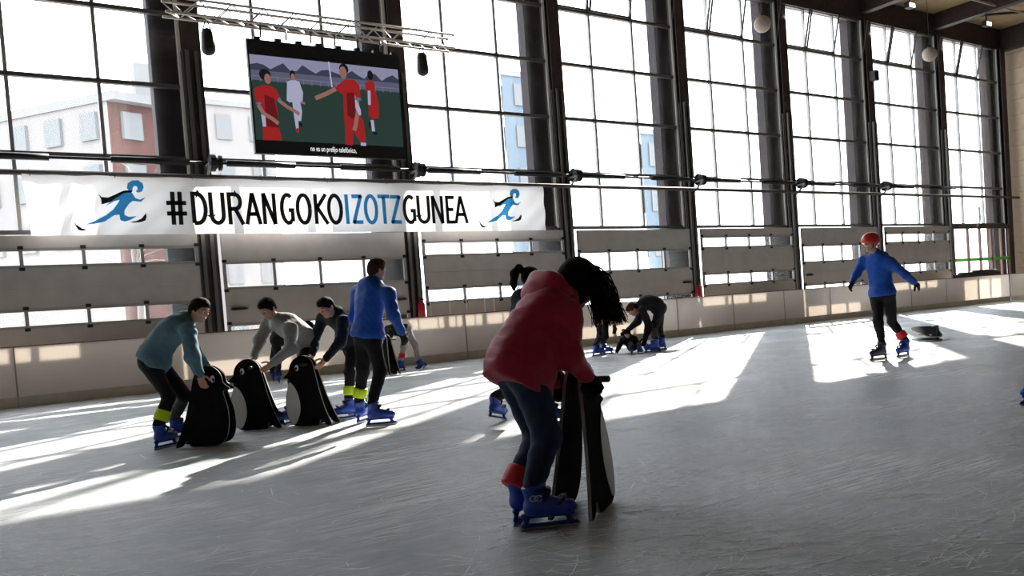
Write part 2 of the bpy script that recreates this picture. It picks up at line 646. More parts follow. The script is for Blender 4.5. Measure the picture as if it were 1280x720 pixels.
SPR = bmesh.new()
bm_tube(SPR, [(0, 0, 0), (1.35, 0, 0)], .062, 12)
SPR = bm_mesh('spring', SPR, True); SPR.materials.append(SPRING)
T1 = dict(top=2.90, strips=[(2.365, 2.66), (1.316, 1.61)], seams=[2.25, 1.98], low=.04)
T2 = dict(top=2.89, strips=[(1.83, 2.33), (.62, 1.11)], seams=[1.47], low=.06)
for k in range(-2, 6):
    T = T2 if k % 2 == 0 else T1
    d = empty('door_%d' % (k + 3), (xk(k), YD, 0), label='grey sectional door with a row of panes', kind='structure')
    edges = [T['top']]
    for lo, hi in T['strips']:
        edges += [hi, lo]
    edges.append(T['low'])
    for i in range(0, len(edges), 2):
        hi, lo = edges[i], edges[i + 1]
        cuts = [hi] + [s_ for s_ in T['seams'] if lo < s_ < hi] + [lo]
        for a, b_ in zip(cuts[:-1], cuts[1:]):
            box('panel', (D0, -.03, b_), (D1, .02, a), DOORG, d, .007)
    for lo, hi in T['strips']:
        box('rail', (D0, -.038, hi - .03), (D1, -.026, hi + .025), ALU, d)
        box('rail', (D0, -.038, lo - .03), (D1, -.026, lo + .02), ALU, d)
        for i in range(5):
            u = D0 + .03 + (D1 - D0 - .06) * i / 4
            p_ = link('post', POST, None, d); p_.location = (u, 0, lo); p_.scale = (1, 1, hi - lo)
            for zz in (lo - .045, hi + .03):
                link('hinge', HINGE, None, d).location = (u, 0, zz)
        pme = pane_mesh('pane', (D1 - D0 - .06) / 4 - .06, hi - lo, DGLASS)
        for i in range(4):
            link('pane', pme, None, d).location = (D0 + .03 + (D1 - D0 - .06) * (i + .5) / 4, 0, (lo + hi) / 2)
    link('guide_track', TRACK, None, d).location = (D0 - .13, .06, 0)
    t_ = link('guide_track', TRACK, None, d); t_.location = (D1 + .06, .03, 0); t_.scale = (-1, 1, 1)
    if k % 2 == 0:
        for u in (D0 + .25, D1 - .22):
            link('latch', LATCH, None, d).location = (u, -.055, 1.42)
    # spring shaft over the door
    ys, zs = -.18, 4.24
    tube('spring_shaft', [(.30, ys, zs), (4.66, ys, zs)], .028, SPRING, d, 8)
    link('spring', SPR, None, d).location = (.62, ys, zs)
    link('spring', SPR, None, d).location = (2.95, ys, zs)
    link('cable_drum', DRUM, None, d).location = (.415, ys, zs)
    link('bracket', BRK, None, d).location = (.25, ys + .08, zs - .06)
# last bay: glazed entrance
d = empty('door_9', (xk(6), YD + .1, 0), label='glazed entrance door with a green stripe on its panes', kind='structure')
BRN = mat('brown_door_frame', (.16, .085, .065), .5)
US = [.45, 1.45, 2.3, 3.1, 3.85, 4.45]
for u in US:
    box('frame_post', (u - .035, -.04, 0), (u + .035, .04, 2.86), BRN, d)
box('frame_head', (.38, -.05, 2.8), (4.7, .05, 2.96), STEEL, d)
GREEN = mat('green_sticker', (.10, .62, .06), .5)
for a, b_ in zip(US[:-1], US[1:]):
    pme = pane_mesh('pane', b_ - a - .07, 2.72, GLASS)
    link('pane', pme, None, d).location = ((a + b_) / 2, 0, 1.43)
    box('green_stripe', (a + .035, -.006, 1.58), (b_ - .035, -.002, 1.70), GREEN, d)

tag(tube('trim_40', [(-7, DW - .40, 3.97), (XE - .1, DW - .40, 3.97)], .048, mat('brown_rail', (.055, .045, .04), .6), None, 4), 'square rail running in front of all the windows', kind='structure')

# ------------------------------------------------------------------ rink barrier
rb = empty('rink_barrier', (0, DB, 0), label='low white rink boards running along the window wall', cat='barrier')
PW = 2.136
pmx = box_mesh('board_panel', (.012, 0, .17), (PW - .012, .018, .985), .004); pmx.materials.append(BOARDM)
kmx = box_mesh('kick_strip', (.006, -.012, .0), (PW - .006, .012, .17), .003); kmx.materials.append(KICK)
cmx = box_mesh('cap_rail', (0, -.015, .985), (PW, .045, 1.003), .004); cmx.materials.append(mat('dark_red_cap', (.16, .06, .055), .5))
smx = box_mesh('post', (-.012, .004, 0), (.012, .07, .985)); smx.materials.append(ALU)
i0 = -4
x = .53 + i0 * PW
while x + PW < XE - .3:
    for me in (pmx, kmx, cmx, smx):
        link(me.name.split('.')[0], me, None, rb).location = (x, 0, 0)
    x += PW
xb_end = x
rb2 = empty('rink_barrier', (xb_end + .03, DB - .02, 0), -math.pi / 2, label='white rink boards in front of the tan end wall', cat='barrier')
for i in range(11):
    for me in (pmx, kmx, cmx, smx):
        link(me.name.split('.')[0], me, None, rb2).location = (i * PW, .0, 0)

# ------------------------------------------------------------------ banner
YB = DW - .60
bx0, bx1, bz0, bz1 = .90, 11.72, 2.86, 3.91
ban = empty('banner', (0, YB, 0), label='long white cloth banner with a hashtag and two running figures', cat='banner')
BANM = mat('white_banner_cloth', (0.80, 0.78, 0.77), .8, 0, 0, 1, .08, 30, transl=.36)
nx, nz = 170, 16
vs_, fs_ = [], []
def wav(u, v):
    edge = math.exp(-(u) * 7) * .05 + math.exp(-(1 - u) * 12) * .02
    return .012 * math.sin(u * 60 + v * 2) * (.4 + .6 * (1 - v)) + edge * math.sin((u * 40 - v * 5) * 2.6)
for i in range(nx + 1):
    for j in range(nz + 1):
        u, v = i / nx, j / nz
        xx = bx0 + (bx1 - bx0) * u + (.06 * (1 - v) if u < .02 else 0)
        zz = bz0 + (bz1 - bz0) * v - .015 * math.sin(u * math.pi * 9) ** 2 * v
        vs_.append((xx, wav(u, v) , zz))
for i in range(nx):
    for j in range(nz):
        a = i * (nz + 1) + j
        fs_.append((a, a + nz + 1, a + nz + 2, a + 1))
me = bpy.data.meshes.new('cloth'); me.from_pydata(vs_, [], fs_)
me.polygons.foreach_set('use_smooth', [True] * len(me.polygons))
link('cloth', me, BANM, ban)
for i in range(9):
    xx = bx0 + .12 + (bx1 - bx0 - .24) * i / 8
    tube('tie', [(xx, 0, bz1 - .03), (xx, .10, 4.0), (xx, .19, 4.03)], .008, BLACKM, ban, 5)
INK = mat('black_banner_ink', (.012, .012, .014), .7)
BLUE = mat('blue_banner_ink', (.05, .34, .70), .7, transl=.4)

def stroke_polys(paths, w):
    out = []
    for pa in paths:
        P = [np.array(q, float) for q in pa]
        L_, R_ = [], []
        for i, q in enumerate(P):
            if i == 0: n_ = nrm(P[1] - q); off = np.array([-n_[1], n_[0]]) * w / 2
            elif i == len(P) - 1: n_ = nrm(q - P[i - 1]); off = np.array([-n_[1], n_[0]]) * w / 2
            else:
                n1, n2 = nrm(q - P[i - 1]), nrm(P[i + 1] - q)
                a1, a2 = np.array([-n1[1], n1[0]]), np.array([-n2[1], n2[0]])
                b__ = nrm(a1 + a2)
                off = b__ * (w / 2) / max(.45, float(b__ @ a1))
            L_.append(q + off); R_.append(q - off)
        for i in range(len(P) - 1):
            out.append([tuple(L_[i]), tuple(R_[i]), tuple(R_[i + 1]), tuple(L_[i + 1])])
    return out
def arc(cx, cy, rx, ry, a0, a1, n=12):
    return [(cx + rx * math.cos(math.radians(a0 + (a1 - a0) * i / n)), cy + ry * math.sin(math.radians(a0 + (a1 - a0) * i / n))) for i in range(n + 1)]
GLY = {
    '#': [[(.30, 0), (.34, 1)], [(.66, 0), (.70, 1)], [(0, .34), (1, .34)], [(0, .66), (1, .66)]],
    'D': [[(.08, .05), (.08, .95), (.35, .95)] + arc(.35, .5, .57, .45, 90, -90) + [(.08, .05)]],
    'U': [[(.08, 1), (.08, .3)] + arc(.5, .3, .42, .25, 180, 360) + [(.92, 1)]],
    'R': [[(.08, 0), (.08, .95), (.45, .95)] + arc(.45, .72, .36, .23, 90, -90) + [(.08, .49)], [(.45, .49), (.92, 0)]],
    'A': [[(.06, 0), (.5, 1)], [(.5, 1), (.94, 0)], [(.2, .33), (.8, .33)]],
    'N': [[(.1, 0), (.1, 1)], [(.1, 1), (.9, 0)], [(.9, 0), (.9, 1)]],
    'G': [list(reversed([(.92, .09), (.92, .46), (.62, .46)])) + [] , arc(.58, .5, .48, .46, 55, 305)+[(.92,.1)]],
    'O': [arc(.5, .5, .43, .46, 0, 360, 22)],
    'K': [[(.08, 0), (.08, 1)], [(.9, 1), (.12, .50)], [(.2, .55), (.95, 0)]],
    'I': [[(.5, 0), (.5, 1)]],
    'Z': [[(.05, .94), (.92, .94)], [(.88, .98), (.1, .02)], [(.05, .06), (.95, .06)]],
    'T': [[(0, .95), (1, .95)], [(.5, .95), (.5, 0)]],
    'E': [[(.95, .95), (.1, .95), (.1, .05), (.95, .05)], [(.1, .51), (.8, .51)]],
}
LET = [('#', 208, 233, 0), ('D', 240, 258, 0), ('U', 262, 280, 0), ('R', 285, 304, 0), ('A', 306, 325, 0), ('N', 328, 344, 0), ('G', 350, 366, 0), ('O', 370, 388, 0),
       ('K', 393, 409, 0), ('O', 409, 427, 0), ('I', 429, 437, 1), ('Z', 439, 453, 1), ('O', 455, 471, 1), ('T', 472, 487, 1), ('Z', 487, 501, 1),
       ('G', 503, 518, 0), ('U', 521, 536, 0), ('N', 539, 553, 0), ('E', 557, 568, 0), ('A', 567, 583, 0)]
zl0, zl1 = 3.03, 3.64
for ch, pa, pb, bl in LET:
    xa, xb = on_y(pa, 262, YB)[0], on_y(pb, 262, YB)[0]
    w_ = xb - xa
    h_ = zl1 - zl0
    polys = stroke_polys([[(q[0] * w_, q[1] * h_) for q in pa_] for pa_ in GLY[ch]], .078)
    me = flat_mesh('letter', polys)
    o = link('letter', me, BLUE if bl else INK, ban)
    o.location = (xa, -.035, zl0)
# the running skater emblem, traced once and set twice
def z6(x_, y_): return on_y(x_ / 3, 200 + y_ / 3, YB)
EMB = {
    'runner_body': (BLUE, [[(484, 118), (474, 106), (478, 88), (494, 78), (516, 77), (533, 88), (538, 104), (530, 120), (516, 124), (508, 119), (515, 110), (512, 100), (503, 98), (496, 106), (496, 120)],
                           [(486, 117), (497, 128), (506, 143), (524, 150), (545, 140), (528, 158), (496, 155), (482, 166), (466, 190), (466, 207), (482, 214), (512, 211), (488, 226), (466, 232), (450, 226), (447, 206), (428, 208), (392, 232), (352, 241), (318, 244), (352, 230), (396, 208), (424, 186), (440, 164), (448, 150), (428, 156), (392, 176), (420, 152), (452, 130)]]),
    'runner_scarf': (INK, [[(367, 127), (380, 140), (404, 142), (432, 130), (462, 116), (492, 114), (494, 122), (464, 126), (438, 142), (414, 158), (380, 168), (378, 148)]]),
    'runner_skate': (INK, [[(277, 230), (290, 246), (306, 257), (327, 262), (310, 267), (294, 264), (283, 249)], [(546, 200), (549, 214), (544, 228), (528, 234), (500, 236), (485, 233), (508, 230), (530, 220)]]),
}
xs_ref = z6(412, 170)[0]
for shift in (0.0, 'second'):
    dx = 0.0 if shift == 0.0 else (on_y(624, 262, YB)[0] - xs_ref)
    for nm, (mm, pls) in EMB.items():
        for pl in pls:
            me = flat_mesh(nm, [[(float(z6(*q)[0]) + dx, float(z6(*q)[2])) for q in pl]])
            link(nm, me, mm, ban).location = (0, -.036, 0)

# ------------------------------------------------------------------ screen with its truss
YT = DW - 1.0
def em(name, col, s=.72):
    return mat('screen_' + name, (0, 0, 0), .6, spec=.1, emit=col, estr=s)
tv = empty('video_screen', (0, YT, 0), label='large video screen showing footballers hung under the truss', cat='screen')
sx0, sx1, sz0, sz1 = 4.78, 7.97, 4.34, 6.52
box('cabinet', (sx0, .02, sz0), (sx1, .13, sz1), BLACKM, tv, .01)
for i in range(8):
    box('module_lug', (sx0 + .15 + i * .41, .03, sz1), (sx0 + .27 + i * .41, .12, sz1 + .06), BLACKM, tv)
pz0, pz1 = 4.60, 6.22
pxa, pxb = sx0 + .03, sx1 - .06
def pic(name, rects, m, dy):
    return link(name, flat_mesh(name, rects), m, tv), dy
def T(px, py):
    q = on_y(px, py, YT)
    return (float(q[0]), float(q[2]))
def tz(x_, y_): return T(300 + x_ / 4.233, 40 + y_ / 4.235)
def addpic(name, polys, m, dy):
    o = link(name, flat_mesh(name, polys), m, tv)
    o.location = (0, -dy, 0)
    return o
def rect(a, b_, c_, d_): return [(a, c_), (b_, c_), (b_, d_), (a, d_)]
zh = 5.74
SKIN_S, RED_S, WHT_S = em('skin', (.26, .13, .11)), em('red', (.30, .016, .016)), em('white', (.36, .36, .50))
DKS = em('dark', (.012, .008, .012))
DKR = em('dark_red', (.12, .008, .012))
addpic('picture_sky', [rect(pxa, pxb, 5.95, pz1)], em('sky', (.24, .24, .36)), -.016)
addpic('picture_field', [rect(pxa, pxb, pz0, zh)], em('grass', (.022, .042, .036)), -.0155)
addpic('picture_fence', [rect(pxa, pxb, zh, 5.96)], em('fence', (.10, .10, .155)), -.0155)
bumpy = [(pxa + (pxb - pxa) * i / 24, 5.98 + .05 + .06 * math.sin(i * 1.7) + .03 * math.sin(i * 4.1)) for i in range(25)]
addpic('picture_trees', [[(pxa, 5.93)] + [(pxb, 5.93)] + list(reversed(bumpy))], em('trees', (.04, .045, .08)), -.015)
addpic('picture_railing', [rect(pxa, pxb, zh + .07, zh + .085)] + [rect(pxa + i * .17, pxa + i * .17 + .012, zh - .02, zh + .08) for i in range(18)] , em('rail', (.16, .16, .26)), -.0145)
addpic('picture_goal_post', stroke_polys([[tz(470, 155), tz(488, 292)]], .028), em('post', (.42, .42, .55)), -.014)
def disc(cx_, cy_, rx, ry, n=14):
    c_ = tz(cx_, cy_)
    return [(c_[0] + rx * math.cos(2 * math.pi * i / n), c_[1] + ry * math.sin(2 * math.pi * i / n)) for i in range(n)]
def limb(pts, w): return stroke_polys([[tz(*q) for q in pts]], w)
def figure(name, layers):
    o0 = None
    for i, (m, polys) in enumerate(layers):
        if o0 is None:
            o0 = link(name, flat_mesh(name, polys), m, tv)
            o0.location = (0, .013, 0)
            continue
        run, groups = [], []
        for pl in polys:                       # consecutive limb quads that share an edge stay one piece
            if run and len(pl) == 4 and len(run[-1]) == 4 and np.allclose(run[-1][3], pl[0]):
                run.append(pl)
            else:
                run = [pl]; groups.append(run)
        for g_ in groups:
            link('figure_detail', flat_mesh('figure_detail', g_), m, o0).location = (0, -.0008 * i, 0)
    return o0
BLT = em('blue_trim', (.05, .16, .30))
figure('player_picture', [(RED_S, [[tz(*q) for q in ((75, 300), (120, 278), (165, 285), (190, 300), (215, 350), (200, 365), (188, 350), (200, 430), (205, 500), (225, 572), (125, 572), (118, 450), (112, 380), (85, 380))]]),
                          (DKS, [disc(133, 225, .115, .115)]),
                          (DKR, [[tz(*q) for q in ((130, 330), (180, 350), (200, 440), (205, 505), (140, 500), (135, 420))]]),
                          (SKIN_S, [disc(147, 247, .065, .10)] + limb([(98, 385), (125, 430), (175, 460), (205, 485)], .075) + limb([(205, 360), (250, 395), (295, 420), (315, 435)], .07)),
                          (WHT_S, [[tz(*q) for q in ((112, 435), (135, 445), (140, 500), (122, 500))]]),
                          (BLT, limb([(88, 380), (112, 376)], .04) + limb([(200, 365), (214, 350)], .04))])
figure('player_picture', [(WHT_S, [[tz(*q) for q in ((250, 262), (282, 250), (315, 262), (335, 320), (332, 372), (320, 370), (330, 420), (325, 470), (310, 470), (312, 512), (298, 515), (285, 430), (278, 370), (262, 372), (248, 360))]]),
                          (DKS, [disc(279, 228, .055, .10), disc(322, 490, .035, .04)]),
                          (SKIN_S, [disc(281, 238, .042, .07)] + limb([(325, 370), (345, 378)], .05)),
                          (RED_S, [disc(306, 520, .03, .05)])])
figure('player_picture', [(RED_S, [[tz(*q) for q in ((525, 275), (555, 250), (605, 250), (632, 280), (640, 350), (630, 365), (632, 430), (655, 470), (668, 575), (640, 585), (600, 520), (598, 600), (560, 595), (555, 480), (550, 400), (548, 330), (515, 310), (505, 290))]]),
                          (DKS, [disc(550, 195, .10, .11)]),
                          (DKR, [[tz(*q) for q in ((565, 320), (605, 320), (612, 440), (598, 460), (570, 440))]]),
                          (SKIN_S, [disc(546, 214, .08, .125)] + limb([(508, 300), (460, 325), (400, 350)], .085) + limb([(620, 360), (625, 420), (612, 500), (605, 520)], .085)),
                          (WHT_S, [[tz(*q) for q in ((608, 330), (618, 360), (640, 410), (642, 440), (630, 440), (612, 400))]] + [rect(*([tz(640, 590)[0], tz(668, 590)[0]]), tz(655, 602)[1], tz(655, 585)[1])]),
                          (BLT, limb([(608, 352), (642, 356)], .05))])
figure('player_picture', [(RED_S, [[tz(*q) for q in ((662, 270), (690, 252), (712, 268), (722, 330), (735, 380), (736, 455), (700, 460), (682, 440), (682, 390), (672, 330))]]),
                          (DKS, [disc(690, 228, .065, .10), disc(716, 536, .05, .03), disc(690, 490, .03, .08)]),
                          (WHT_S, limb([(684, 310), (686, 385)], .06) + limb([(700, 465), (708, 525)], .07))])
fc = bpy.data.curves.new('subtitle', 'FONT')
fc.body = 'no es un prefijo telef\u00f3nico,'
fc.size = .155
fo = bpy.data.objects.new('subtitle_tmp', fc)
fme = bpy.data.meshes.new_from_object(fo)
bpy.data.objects.remove(fo)
s_ = link('subtitle', fme, em('subtitle', (.8, .8, .8), 1.0), tv)
ta, tb = tz(375, 632), tz(618, 640)
wtx = max(v.co.x for v in fme.vertices)
s_.rotation_euler = (math.pi / 2, 0, 0)
s_.scale = ((tb[0] - ta[0]) / wtx, .95, 1)
s_.location = (ta[0], .012, 4.43)

tr = empty('lighting_truss', (0, YT + .08, 0), label='silver lattice truss above the video screen', cat='truss')
TRM = mat('truss_aluminium', (.42, .39, .35), .4, .4)
xa_, xb_ = 3.35, 9.3
tz0, tz1 = 6.80, 7.08
for (yy, zz) in ((-.14, tz0), (.14, tz0), (-.14, tz1), (.14, tz1)):
    tube('chord', [(xa_, yy, zz), (xb_, yy, zz)], .026, TRM, tr, 8)
nseg = 20
for i in range(nseg):
    xA, xB = xa_ + (xb_ - xa_) * i / nseg, xa_ + (xb_ - xa_) * (i + 1) / nseg
    a, b_ = (tz0, tz1) if i % 2 else (tz1, tz0)
    for yy in (-.14, .14):
        tube('lattice_bar', [(xA, yy, a), (xB, yy, b_)], .011, TRM, tr, 5)
    tube('lattice_bar', [(xA, -.14, tz0), (xB, .14, tz0)], .011, TRM, tr, 5)
for xx in (4.0, 8.45):
    tube('hanging_cable', [(xx, 0, tz1), (xx, 0, 10.6)], .01, BLACKM, tr, 5)
for i in range(6):
    xx = sx0 + .3 + i * .5
    tube('hook', [(xx, 0, sz1 + .065), (xx, 0, tz0)], .018, BLACKM, tr, 6)
for (px_, lab) in ((260, 'black cylindrical speaker hanging left of the video screen'), (528, 'black cylindrical speaker hanging right of the video screen')):
    q = on_y(px_, 52 if px_ < 300 else 80, YT + .08)
    sp = empty('hanging_speaker', (q[0], YT + .08, q[2]), label=lab, cat='speaker', group='speakers hung from the truss')
    s = Solid(.012, .02)
    s.cone((0, 0, .14), (0, 0, -.13), .11, .13)
    link('cabinet', s.mesh('cabinet'), BLACKM, sp)
    for sgn in (-1, 1):
        tube('strap', [(sgn * .08, 0, .2), (sgn * .02, 0, 6.765 - q[2])], .012, BLACKM, sp, 5)

# ------------------------------------------------------------------ hall fittings
for (xx, yy, zz, lab) in ((17.26, 14.0, 7.73, 'round pale globe lamp hanging nearer the middle of the windows'), (24.77, 14.0, 7.77, 'round pale globe lamp hanging nearest the tan end wall')):
    g = empty('globe_lamp', (xx, yy, zz), label=lab, cat='lamp', group='globe lamps under the ceiling')
    bm = bmesh.new(); bmesh.ops.create_uvsphere(bm, u_segments=20, v_segments=12, radius=.21)
    link('shade', bm_mesh('shade', bm, True), mat('opal_globe', (.40, .33, .28), .5), g)
    tube('cap', [(0, 0, .19), (0, 0, .27)], .05, BLACKM, g, 8)
    tube('cord', [(0, 0, .27), (0, 0, 10.6 - zz)], .008, BLACKM, g, 5)
for (px_, py_, lab) in ((1138, 8, 'small lit floodlight on the left of the two ceiling beams'), (1234, 31, 'small lit floodlight on the beam nearest the end wall')):
    q = on_y(px_, py_, 15.0)
    fl = empty('floodlight', (q[0], 15.0, q[2]), label=lab, cat='floodlight', group='lit floodlights under the ceiling')
    box('housing', (-.16, -.06, -.05), (.16, .12, .13), BLACKM, fl, .01)
    box('lens', (-.14, -.075, -.04), (.14, -.06, .08), mat('flood_lens', (1, .9, .6), .4, emit=(1, .88, .5), estr=6), fl, .005)
    box('yoke', (-.02, .0, .13), (.02, .04, 10.6 - q[2]), BLACKM, fl)
q = on_y(1092, 95, DW - .35)
sc_ = empty('wall_speaker', (q[0], DW - .35, q[2]), label='small dark speaker fixed high on a column', cat='speaker')
box('cabinet', (-.1, -.12, -.17), (.14, .10, .17), BLACKM, sc_, .02)
box('arm', (-.04, .1, -.02), (.02, .19, .05), BLACKM, sc_)
q = on_y(1222, 268, DW - .25)
sg = empty('exit_sign', (q[0], DW - .32, q[2]), .45, label='small white framed sign hanging above the glazed entrance', cat='sign')
box('frame', (-.26, -.03, -.27), (.26, .03, .27), mat('white_sign_frame', (.8, .78, .72), .5), sg, .01)
box('face', (-.15, -.04, -.2), (.15, -.028, .2), mat('dark_sign_face', (.05, .055, .04), .5), sg)
tube('stem', [(0, .0, -.27), (0, 0.1, -.45)], .025, ALU, sg, 6)
EXT = mat('extinguisher_red', (.32, .02, .025), .35)
for (px_, py_, lab) in ((527, 386, 'red fire extinguisher on the column right of the blue-jacketed boy'), (873, 364, 'red fire extinguisher on the column right of the bending adult')):
    q = on_y(px_, py_, DW - .42)
    fe = empty('fire_extinguisher', (q[0], DW - .42, q[2] - .12), label=lab, cat='extinguisher', group='fire extinguishers on the columns')
    bm = bmesh.new(); bm_tube(bm, [(0, 0, -.25), (0, 0, -.23), (0, 0, .22), (0, 0, .28), (0, 0, .31)], [.06, .085, .085, .05, .025], 14)
    link('cylinder', bm_mesh('cylinder', bm, True), EXT, fe)
    box('valve', (-.03, -.02, .31), (.05, .02, .37), BLACKM, fe, .006)
    tube('hose', [(.05, 0, .34), (.12, -.02, .25), (.11, -.03, .0), (.09, -.05, -.1)], .012, BLACKM, fe, 6)
    box('bracket', (-.04, .07, -.05), (.04, .2, .05), BLACKM, fe)
for i, (xx, lab) in enumerate(((8.72, 'thin white hoop rail behind the boards, nearest the fire extinguisher'), (9.64, 'thin white hoop rail behind the boards, middle of the three'), (10.38, 'thin white hoop rail behind the boards, next to the ponytailed girl'))):
    pts = [(-.24, 0, -.02), (-.24, 0, 1.3)] + [(-.24 + .1 - .1 * math.cos(a), 0, 1.3 + .12 * math.sin(a)) for a in (.5, 1.0, 1.57)] + [(.14, 0, 1.42)] + [(.14 + .1 * math.sin(a), 0, 1.42 - .12 * (1 - math.cos(a))) for a in (.6, 1.1, 1.57)] + [(.24, 0, -.02)]
    o = tube('hoop_rail', pts, .012, mat('hoop_white', (.55, .52, .5), .4), None, 6)
    o.location = (xx, DW - .55, 0)
    tag(o, lab, 'rail', 'hoop rails behind the boards')
# mats lying over the boards near the entrance
rm = empty('rubber_mat', (30.4, DB + .02, 1.003), label='dark rolled mat laid over the boards by the entrance', cat='mat')
s = Solid(.03, .08)
s.cone((-1.5, 0, .03), (1.5, 0, .05), .07, .07)
s.cone((-1.1, .05, .10), (1.4, .05, .12), .07, .08)
s.cone((-.2, .08, .17), (1.1, .08, .18), .04, .05)
s.cut((0, 0, 0), (0, 0, 1))
link('roll', s.mesh('roll'), mat('dark_mat', (.02, .02, .02), .6), rm)
box('sheet', (-.2, -.05, .20), (1.2, .14, .225), mat('white_sheet', (.7, .68, .64), .4), rm, .008)

# ------------------------------------------------------------------ loose scrapings along the skate cuts
rgs = np.random.default_rng(21)
bm = bmesh.new()
for i in range(5000):
    px_, py_ = rgs.uniform(-200, 1480), 430 + 300 * rgs.beta(1.3, 1.0)
    if px_ < 560 and rgs.uniform() < .65:
        continue
    if ray(px_, py_)[2] > -.03:
        continue
    c_ = on_ice(px_, py_) + np.array([rgs.normal(0, .3), rgs.normal(0, .3), 0])
    if c_[1] > 13 or c_[0] > 30:
        continue
    ln = rgs.exponential(.10) + .03
    a_ = rgs.normal(-.38, .38) if rgs.uniform() < .75 else rgs.uniform(0, 3.14)
    cv = rgs.normal(0, .5)
    w_ = rgs.uniform(.0010, .0030)
    n_ = 4
    prev = None
    p_ = c_[:2].copy()
    for k in range(n_ + 1):
        d_ = np.array([math.cos(a_), math.sin(a_)]); q_ = np.array([-d_[1], d_[0]])
        ww = w_ * (.25 + math.sin(math.pi * (k + .3) / (n_ + .6)))
        pair = (bm.verts.new((*(p_ + q_ * ww), .0012)), bm.verts.new((*(p_ - q_ * ww), .0012)))
        if prev:
            bm.faces.new((prev[0], prev[1], pair[1], pair[0]))
        prev = pair
        p_ = p_ + d_ * ln / n_
        a_ += cv * ln / n_ * 2
o = link('ice_scrapings', bm_mesh('ice_scrapings', bm), mat('snowy_scrapings', (.95, .96, .97), .6), None)
tag(o, 'fine white skate scratches scattered over the ice', 'ice', kind='stuff')

# ------------------------------------------------------------------ skates
def skate_meshes():
    s = Solid(.006, .03)
    s.cone((-.065, 0, .112), (.135, 0, .108), .043, .036)
    s.cone((-.045, 0, .13), (-.048, 0, .225), .05, .054)
    s.cone((.0, 0, .14), (.07, 0, .115), .046, .04)
    s.cone((-.055, 0, .23), (-.04, 0, .235), .053, .053)
    s.cut((0, 0, .078), (0, 0, 1))
    s.cut((0, 0, .252), (0.25, 0, -1))
    boot = s.mesh('skate_boot')
    hp = [(-.115, .082), (.150, .082), (.152, .070), (.135, .062), (.120, .040), (.17, .030), (.185, .018), (-.125, .018), (-.128, .034), (-.098, .040), (-.092, .060)]
    bm = bmesh.new()
    bm_box(bm, (-.118, -.028, .066), (.150, .028, .082))
    bm.free()
    # holder: foot plate, two towers and a runner as one outline with an opening, built of four joined slabs
    sh = Solid(.005, .008)
    for a, b_, r in (((-.112, 0, .074), (.145, 0, .074), .014), ((-.09, 0, .074), (-.105, 0, .03), .015), ((.115, 0, .074), (.14, 0, .03), .015), ((-.118, 0, .026), (.168, 0, .026), .011)):
        sh.cone(a, b_, r)
    holder = sh.mesh('blade_holder')
    bl = poly_mesh('blade', [(-.135, .004), (-.128, .0), (.165, .0), (.185, .012), (.187, .024), (-.13, .024)], .006)
    st = Solid(.006, .01)
    for (x_, z_, r_, t_) in ((-.045, .215, .052, 0), (.0, .165, .05, .6), (.075, .135, .041, .9)):
        n_ = 14
        c_ = np.array([x_, 0, z_])
        ax1 = np.array([math.cos(t_), 0, math.sin(t_)]) if t_ == 0 else np.array([math.sin(t_), 0, math.cos(t_)])
        pts = [c_ + ax1 * r_ * 1.12 * math.cos(a) + np.array([0, 1, 0]) * r_ * 1.06 * math.sin(a) for a in np.linspace(-1.7, 1.7, n_)]
        for a, b_ in zip(pts[:-1], pts[1:]):
            st.cone(a, b_, .008)
        st.cone(pts[3], pts[4], .012)
    strap = st.mesh('strap')
    return boot, holder, bl, strap
SK = skate_meshes()
SKB = {}
BOOTBLUE = mat('blue_boot_plastic', (.015, .055, .36), .4, spec=.45)
BOOTDARK = mat('dark_boot_plastic', (.03, .035, .05), .4, spec=.45)
HOLD = {'blue': mat('blue_holder', (.01, .035, .22), .4), 'dark': mat('dark_holder', (.02, .02, .025), .4)}
BLADE = mat('blade_steel', (.45, .45, .47), .3, .9)
STRAPM = mat('strap_dark', (.015, .02, .05), .5)
def put_skate(root, rl, pos, yaw_dir, sc, colour='blue', pitch=0.0, roll=0.0):
    key = colour
    if key not in SKB:
        ms = []
        for me, m_ in zip(SK, (BOOTBLUE if colour == 'blue' else BOOTDARK, HOLD[colour], BLADE, STRAPM)):
            me2 = me.copy()
            me2.name = me.name.split('.')[0]
            me2.materials.clear()
            me2.materials.append(m_)
            if me.name.startswith('blade') and len(me2.materials) == 1:
                me2.materials.append(m_)
            ms.append(me2)
        SKB[key] = ms
    b = link('skate_boot', SKB[key][0], None, root)
    yaw = math.atan2(yaw_dir[1], yaw_dir[0])
    Mx = Matrix.Translation(Vector(np.asarray(pos) - rl)) @ Matrix.Rotation(yaw, 4, 'Z') @ Matrix.Rotation(-pitch, 4, 'Y') @ Matrix.Rotation(roll, 4, 'X') @ Matrix.Scale(sc, 4)
    b.matrix_local = Mx
    for nm, me in zip(('blade_holder', 'blade', 'strap'), SKB[key][1:]):
        link(nm, me, None, b)
    A = Matrix.Translation(Vector(np.asarray(pos))) @ Matrix.Rotation(yaw, 4, 'Z') @ Matrix.Rotation(-pitch, 4, 'Y') @ Matrix.Rotation(roll, 4, 'X') @ Matrix.Scale(sc, 4)
    return np.array(A @ Vector((-.045, 0, .17))), np.array(A @ Vector((-.048, 0, .235)))

